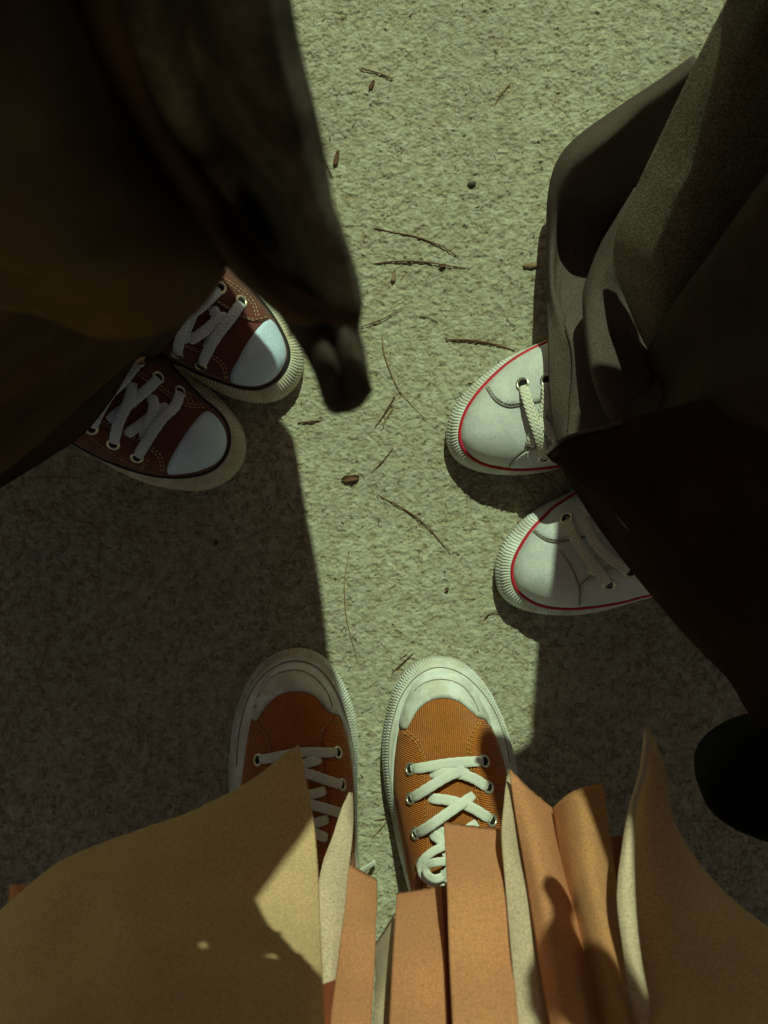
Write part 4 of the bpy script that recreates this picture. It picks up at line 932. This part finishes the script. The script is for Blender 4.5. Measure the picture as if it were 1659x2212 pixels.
# ------------------------------------------------------------------ litter on the ground
def bit(kind, pts, r, m, label, wob=0.4):
    n = len(pts)
    p = catmull([tuple(P(u, v, 0.0004+0.0006*math.sin(math.pi*i/(n-1)))) for i, (u, v) in enumerate(pts)], 7)
    p[:, :2] += np.random.normal(0, 0.00012, (len(p), 2))
    o = tube_mesh(kind, [Vector(q) for q in p], lambda t: r*(0.55+0.6*math.sin(math.pi*min(1, t*0.9+0.12))), m, None, nv=6)
    c = Vector(p[len(p)//2])*1.0; c.z = 0
    for v in o.data.vertices: v.co -= c
    o.location = c
    tag(o, label, 'twig' if kind == 'twig' else 'pine needle', 'dry bits scattered on the ground')
T = 0.00060; N_ = 0.00042
bits = [
 ('twig', [(775, 148), (812, 156), (850, 170)], T, 'twig', 'short dark twig nearest the top of the sunlit ground'),
 ('twig', [(808, 493), (855, 503), (900, 512), (950, 530), (992, 556)], T, 'twig', 'long dark bowed twig, the higher of two lying in the upper middle'),
 ('twig', [(805, 570), (860, 564), (915, 566), (960, 572), (1006, 579)], T, 'twig', 'long nearly level dark twig just under the bowed twig'),
 ('twig', [(780, 706), (825, 690), (872, 664)], T*.8, 'twig', 'slanting twig touching the tip of the black coat hem'),
 ('twig', [(905, 683), (925, 686), (946, 696)], T*.8, 'twig', 'tiny twig right of the slanting twig, level with the coat cuff'),
 ('twig', [(962, 734), (1010, 735), (1060, 742), (1112, 757)], T*1.5, 'twig', 'thick curved twig ending at the edge of the upper white sneaker'),
 ('pine_needle', [(825, 722), (832, 770), (862, 840), (922, 910)], N_, 'needle', 'long fine needle right of the coat hem tip'),
 ('twig', [(853, 855), (833, 890), (808, 925)], T*.8, 'twig', 'slanting twig just right below the coat hem tip'),
 ('pine_needle', [(850, 880), (835, 902), (824, 930)], N_, 'needle', 'short needle beside the slanting twig below the coat hem tip'),
 ('twig', [(643, 914), (668, 911), (695, 908)], T*1.1, 'twig', 'short dark twig crossing the shadow edge by the maroon sneakers'),
 ('twig', [(850, 967), (828, 995), (800, 1022)], T*.7, 'twig', 'thin slanting twig just above the brown leaf'),
 ('twig', [(818, 1070), (870, 1098), (920, 1135), (970, 1192)], T*.9, 'twig', 'long bowed twig alone in the middle of the sunlit ground'),
 ('pine_needle', [(754, 1190), (744, 1260), (750, 1340), (772, 1426)], N_, 'needle', 'long upright needle on sunlit ground above the rust sneakers'),
 ('pine_needle', [(660, 1155), (612, 1225), (585, 1290), (562, 1388)], N_*1.1, 'needle', 'long pale curved needle in the left shadow near its edge'),
 ('twig', [(892, 1412), (872, 1430), (848, 1452)], T, 'twig', 'short reddish twig between the toes of the rust sneakers'),
 ('pine_needle', [(880, 1412), (862, 1425)], N_, 'twig', 'tiny needle lying against the short reddish twig between the rust toes'),
 ('pine_needle', [(1118, 1028), (1138, 1058), (1160, 1094)], N_, 'needle', 'needle in the shadow between the two white sneakers, left one'),
 ('pine_needle', [(1180, 1015), (1196, 1035), (1216, 1060)], N_, 'needle', 'needle in the shadow between the two white sneakers, right one'),
 ('pine_needle', [(62, 1034), (120, 1031), (182, 1034)], N_, 'needle', 'level pale needle in shade below the left trouser hem'),
 ('pine_needle', [(155, 1120), (188, 1130), (222, 1143)], N_, 'needle', 'faint short needle in the left shade below the level one'),
 ('pine_needle', [(130, 1355), (98, 1410), (76, 1474)], N_*1.2, 'needle', 'slanting needle low in the far left shade'),
 ('pine_needle', [(1102, 180), (1080, 205), (1068, 228)], N_, 'needle', 'fine curved needle high up near the right trousers'),
 ('pine_needle', [(698, 342), (708, 362), (720, 386)], N_*1.2, 'twig', 'short dark needle beside the black coat and the curled leaf'),
 ('pine_needle', [(1476, 1776), (1510, 1774), (1548, 1779)], N_*1.2, 'needle', 'level pale needle touching the black bag'),
 ('pine_needle', [(1612, 1520), (1596, 1552), (1584, 1582)], N_, 'needle', 'needle in the right shade above the black bag'),
 ('pine_needle', [(1395, 1335), (1405, 1362), (1412, 1392)], N_, 'needle', 'needle in shade below the lower white sneaker'),
 ('pine_needle', [(1318, 1612), (1310, 1640), (1306, 1668)], N_, 'needle', 'faint upright needle in shade left of the torn coat point'),
 ('twig', [(838, 1772), (822, 1790), (802, 1812)], T*.7, 'needle', 'thin twig on the sunlit gap between the rust sneakers'),
 ('pine_needle', [(808, 1772), (828, 1768), (846, 1760)], N_, 'needle', 'fine needle high in the gap between the rust sneakers'),
 ('pine_needle', [(1046, 1338), (1058, 1326), (1084, 1322)], N_*1.3, 'twig', 'small bent needle at the left edge of the lower white sneaker'),
 ('pine_needle', [(478, 815), (490, 850), (497, 905)], N_*1.2, 'needle', 'needle lying between the two maroon sneakers'),
 ('pine_needle', [(1085, 1035), (1075, 1050)], N_, 'needle', 'tiny needle in the toe shadow of the upper white sneaker'),
]
for k, pts, r, mm, lb in bits: bit(k, pts, r, M[mm], lb)
def leaf(name, cx, cy, L, Wd, ang, m, label, cat, curl=0.003):
    vs = []; fs = []; nu, nv = 9, 5; c = P(cx, cy, 0)
    for i in range(nu):
        t = i/(nu-1); w = Wd*math.sin(math.pi*min(max(t, .03), .97))**0.8*(1+0.25*math.sin(9*t))
        for j in range(nv):
            q = (j/(nv-1)-.5)*2; x = (t-.5)*L; y = q*w/2; z = 0.0004+curl*0.5*q*q+0.0008*math.sin(5*t+q)
            vs.append((x*math.cos(ang)-y*math.sin(ang), x*math.sin(ang)+y*math.cos(ang), z))
    for i in range(nu-1):
        for j in range(nv-1): fs.append([i*nv+j, i*nv+j+1, (i+1)*nv+j+1, (i+1)*nv+j])
    o = mesh(name, vs, fs, m); o.location = c; o.modifiers.new('thickness', 'SOLIDIFY').thickness = 0.0004
    tag(o, label, cat, 'dry bits scattered on the ground')
leaf('dry_leaf', 757, 1033, .016, .007, 0.15, M['leaf'], 'crumpled brown leaf beside the left shadow edge in mid picture', 'leaf', .004)
leaf('dry_leaf', 727, 342, .014, .005, 1.35, M['leaf'], 'small curled leaf standing upright beside the black coat', 'leaf', .003)
leaf('dry_leaf', 803, 184, .010, .004, 1.1, M['leaf'], 'tiny brown leaf scrap under the topmost twig', 'leaf')
leaf('dry_leaf', 965, 1272, .004, .003, .3, M['leaf'], 'tiny red brown scrap left of the lower white sneaker', 'leaf')
leaf('dry_leaf', 955, 574, .007, .004, .2, M['leaf'], 'tiny brown scrap caught on the level twig', 'leaf')
leaf('seed_pod', 851, 596, .011, .0045, 1.45, M['chip'], 'small split seed pod under the level twig', 'seed pod', .002)
def chunk(name, cx, cy, sx, sy, sz, ang, m, label, cat):
    bm = bmesh.new(); bmesh.ops.create_icosphere(bm, subdivisions=2, radius=1)
    for v in bm.verts:
        v.co *= 1+random.uniform(-.16, .16); v.co = Vector((v.co.x*sx, v.co.y*sy, max(v.co.z, -.5)*sz+sz*.5))
    me = bpy.data.meshes.new(name); bm.to_mesh(me); bm.free(); o = link(name, me, m, smooth=False)
    o.location = P(cx, cy, -0.0005); o.rotation_euler = (0, 0, ang); tag(o, label, cat, 'dry bits scattered on the ground')
chunk('wood_chip', 1150, 574, .0085, .0026, .0025, .03, M['chip'], 'pale splinter of wood touching the wide right trouser hem', 'wood chip')
chunk('pebble', 1019, 398, .0040, .0024, .002, .2, M['stone'], 'dark little pebble alone on the upper sunlit ground', 'pebble')
chunk('pebble', 66, 1107, .0026, .002, .0018, .2, M['chip'], 'pale little pebble in the left shade under the trouser hem', 'pebble')
chunk('pebble', 467, 1172, .0022, .0022, .0018, .2, M['stone'], 'little pebble in the shade below the maroon sneakers', 'pebble')
chunk('pebble', 1122, 1128, .0022, .0018, .0018, .2, M['chip'], 'pale little pebble in the toe shadow of the upper white sneaker', 'pebble')

# tiny crumbs and fibres, too many and too small to count
vs = []; fs = []; rg = random.Random(5)
for k in range(1700):
    c = Vector((rg.uniform(-.36, .36), rg.uniform(-.47, .47), 0.0003)); a = rg.uniform(0, math.pi); l = rg.choice((.0006, .0008, .0011, .0015, .0028)); w = rg.uniform(.00025, .0006)
    d = Vector((math.cos(a), math.sin(a), 0)); n_ = Vector((-d.y, d.x, 0)); i = len(vs)
    vs += [c-d*l-n_*w*.4, c-n_*w, c+d*l, c+n_*w, c+Vector((0, 0, .0009))]
    fs += [[i, i+1, i+4], [i+1, i+2, i+4], [i+2, i+3, i+4], [i+3, i, i+4]]
g_ = mesh('crumbs', vs, fs, M['twig'], None, smooth=False); g_['kind'] = 'stuff'; g_['label'] = 'scattered dark crumbs and fibres over the rough ground'; g_['category'] = 'litter'
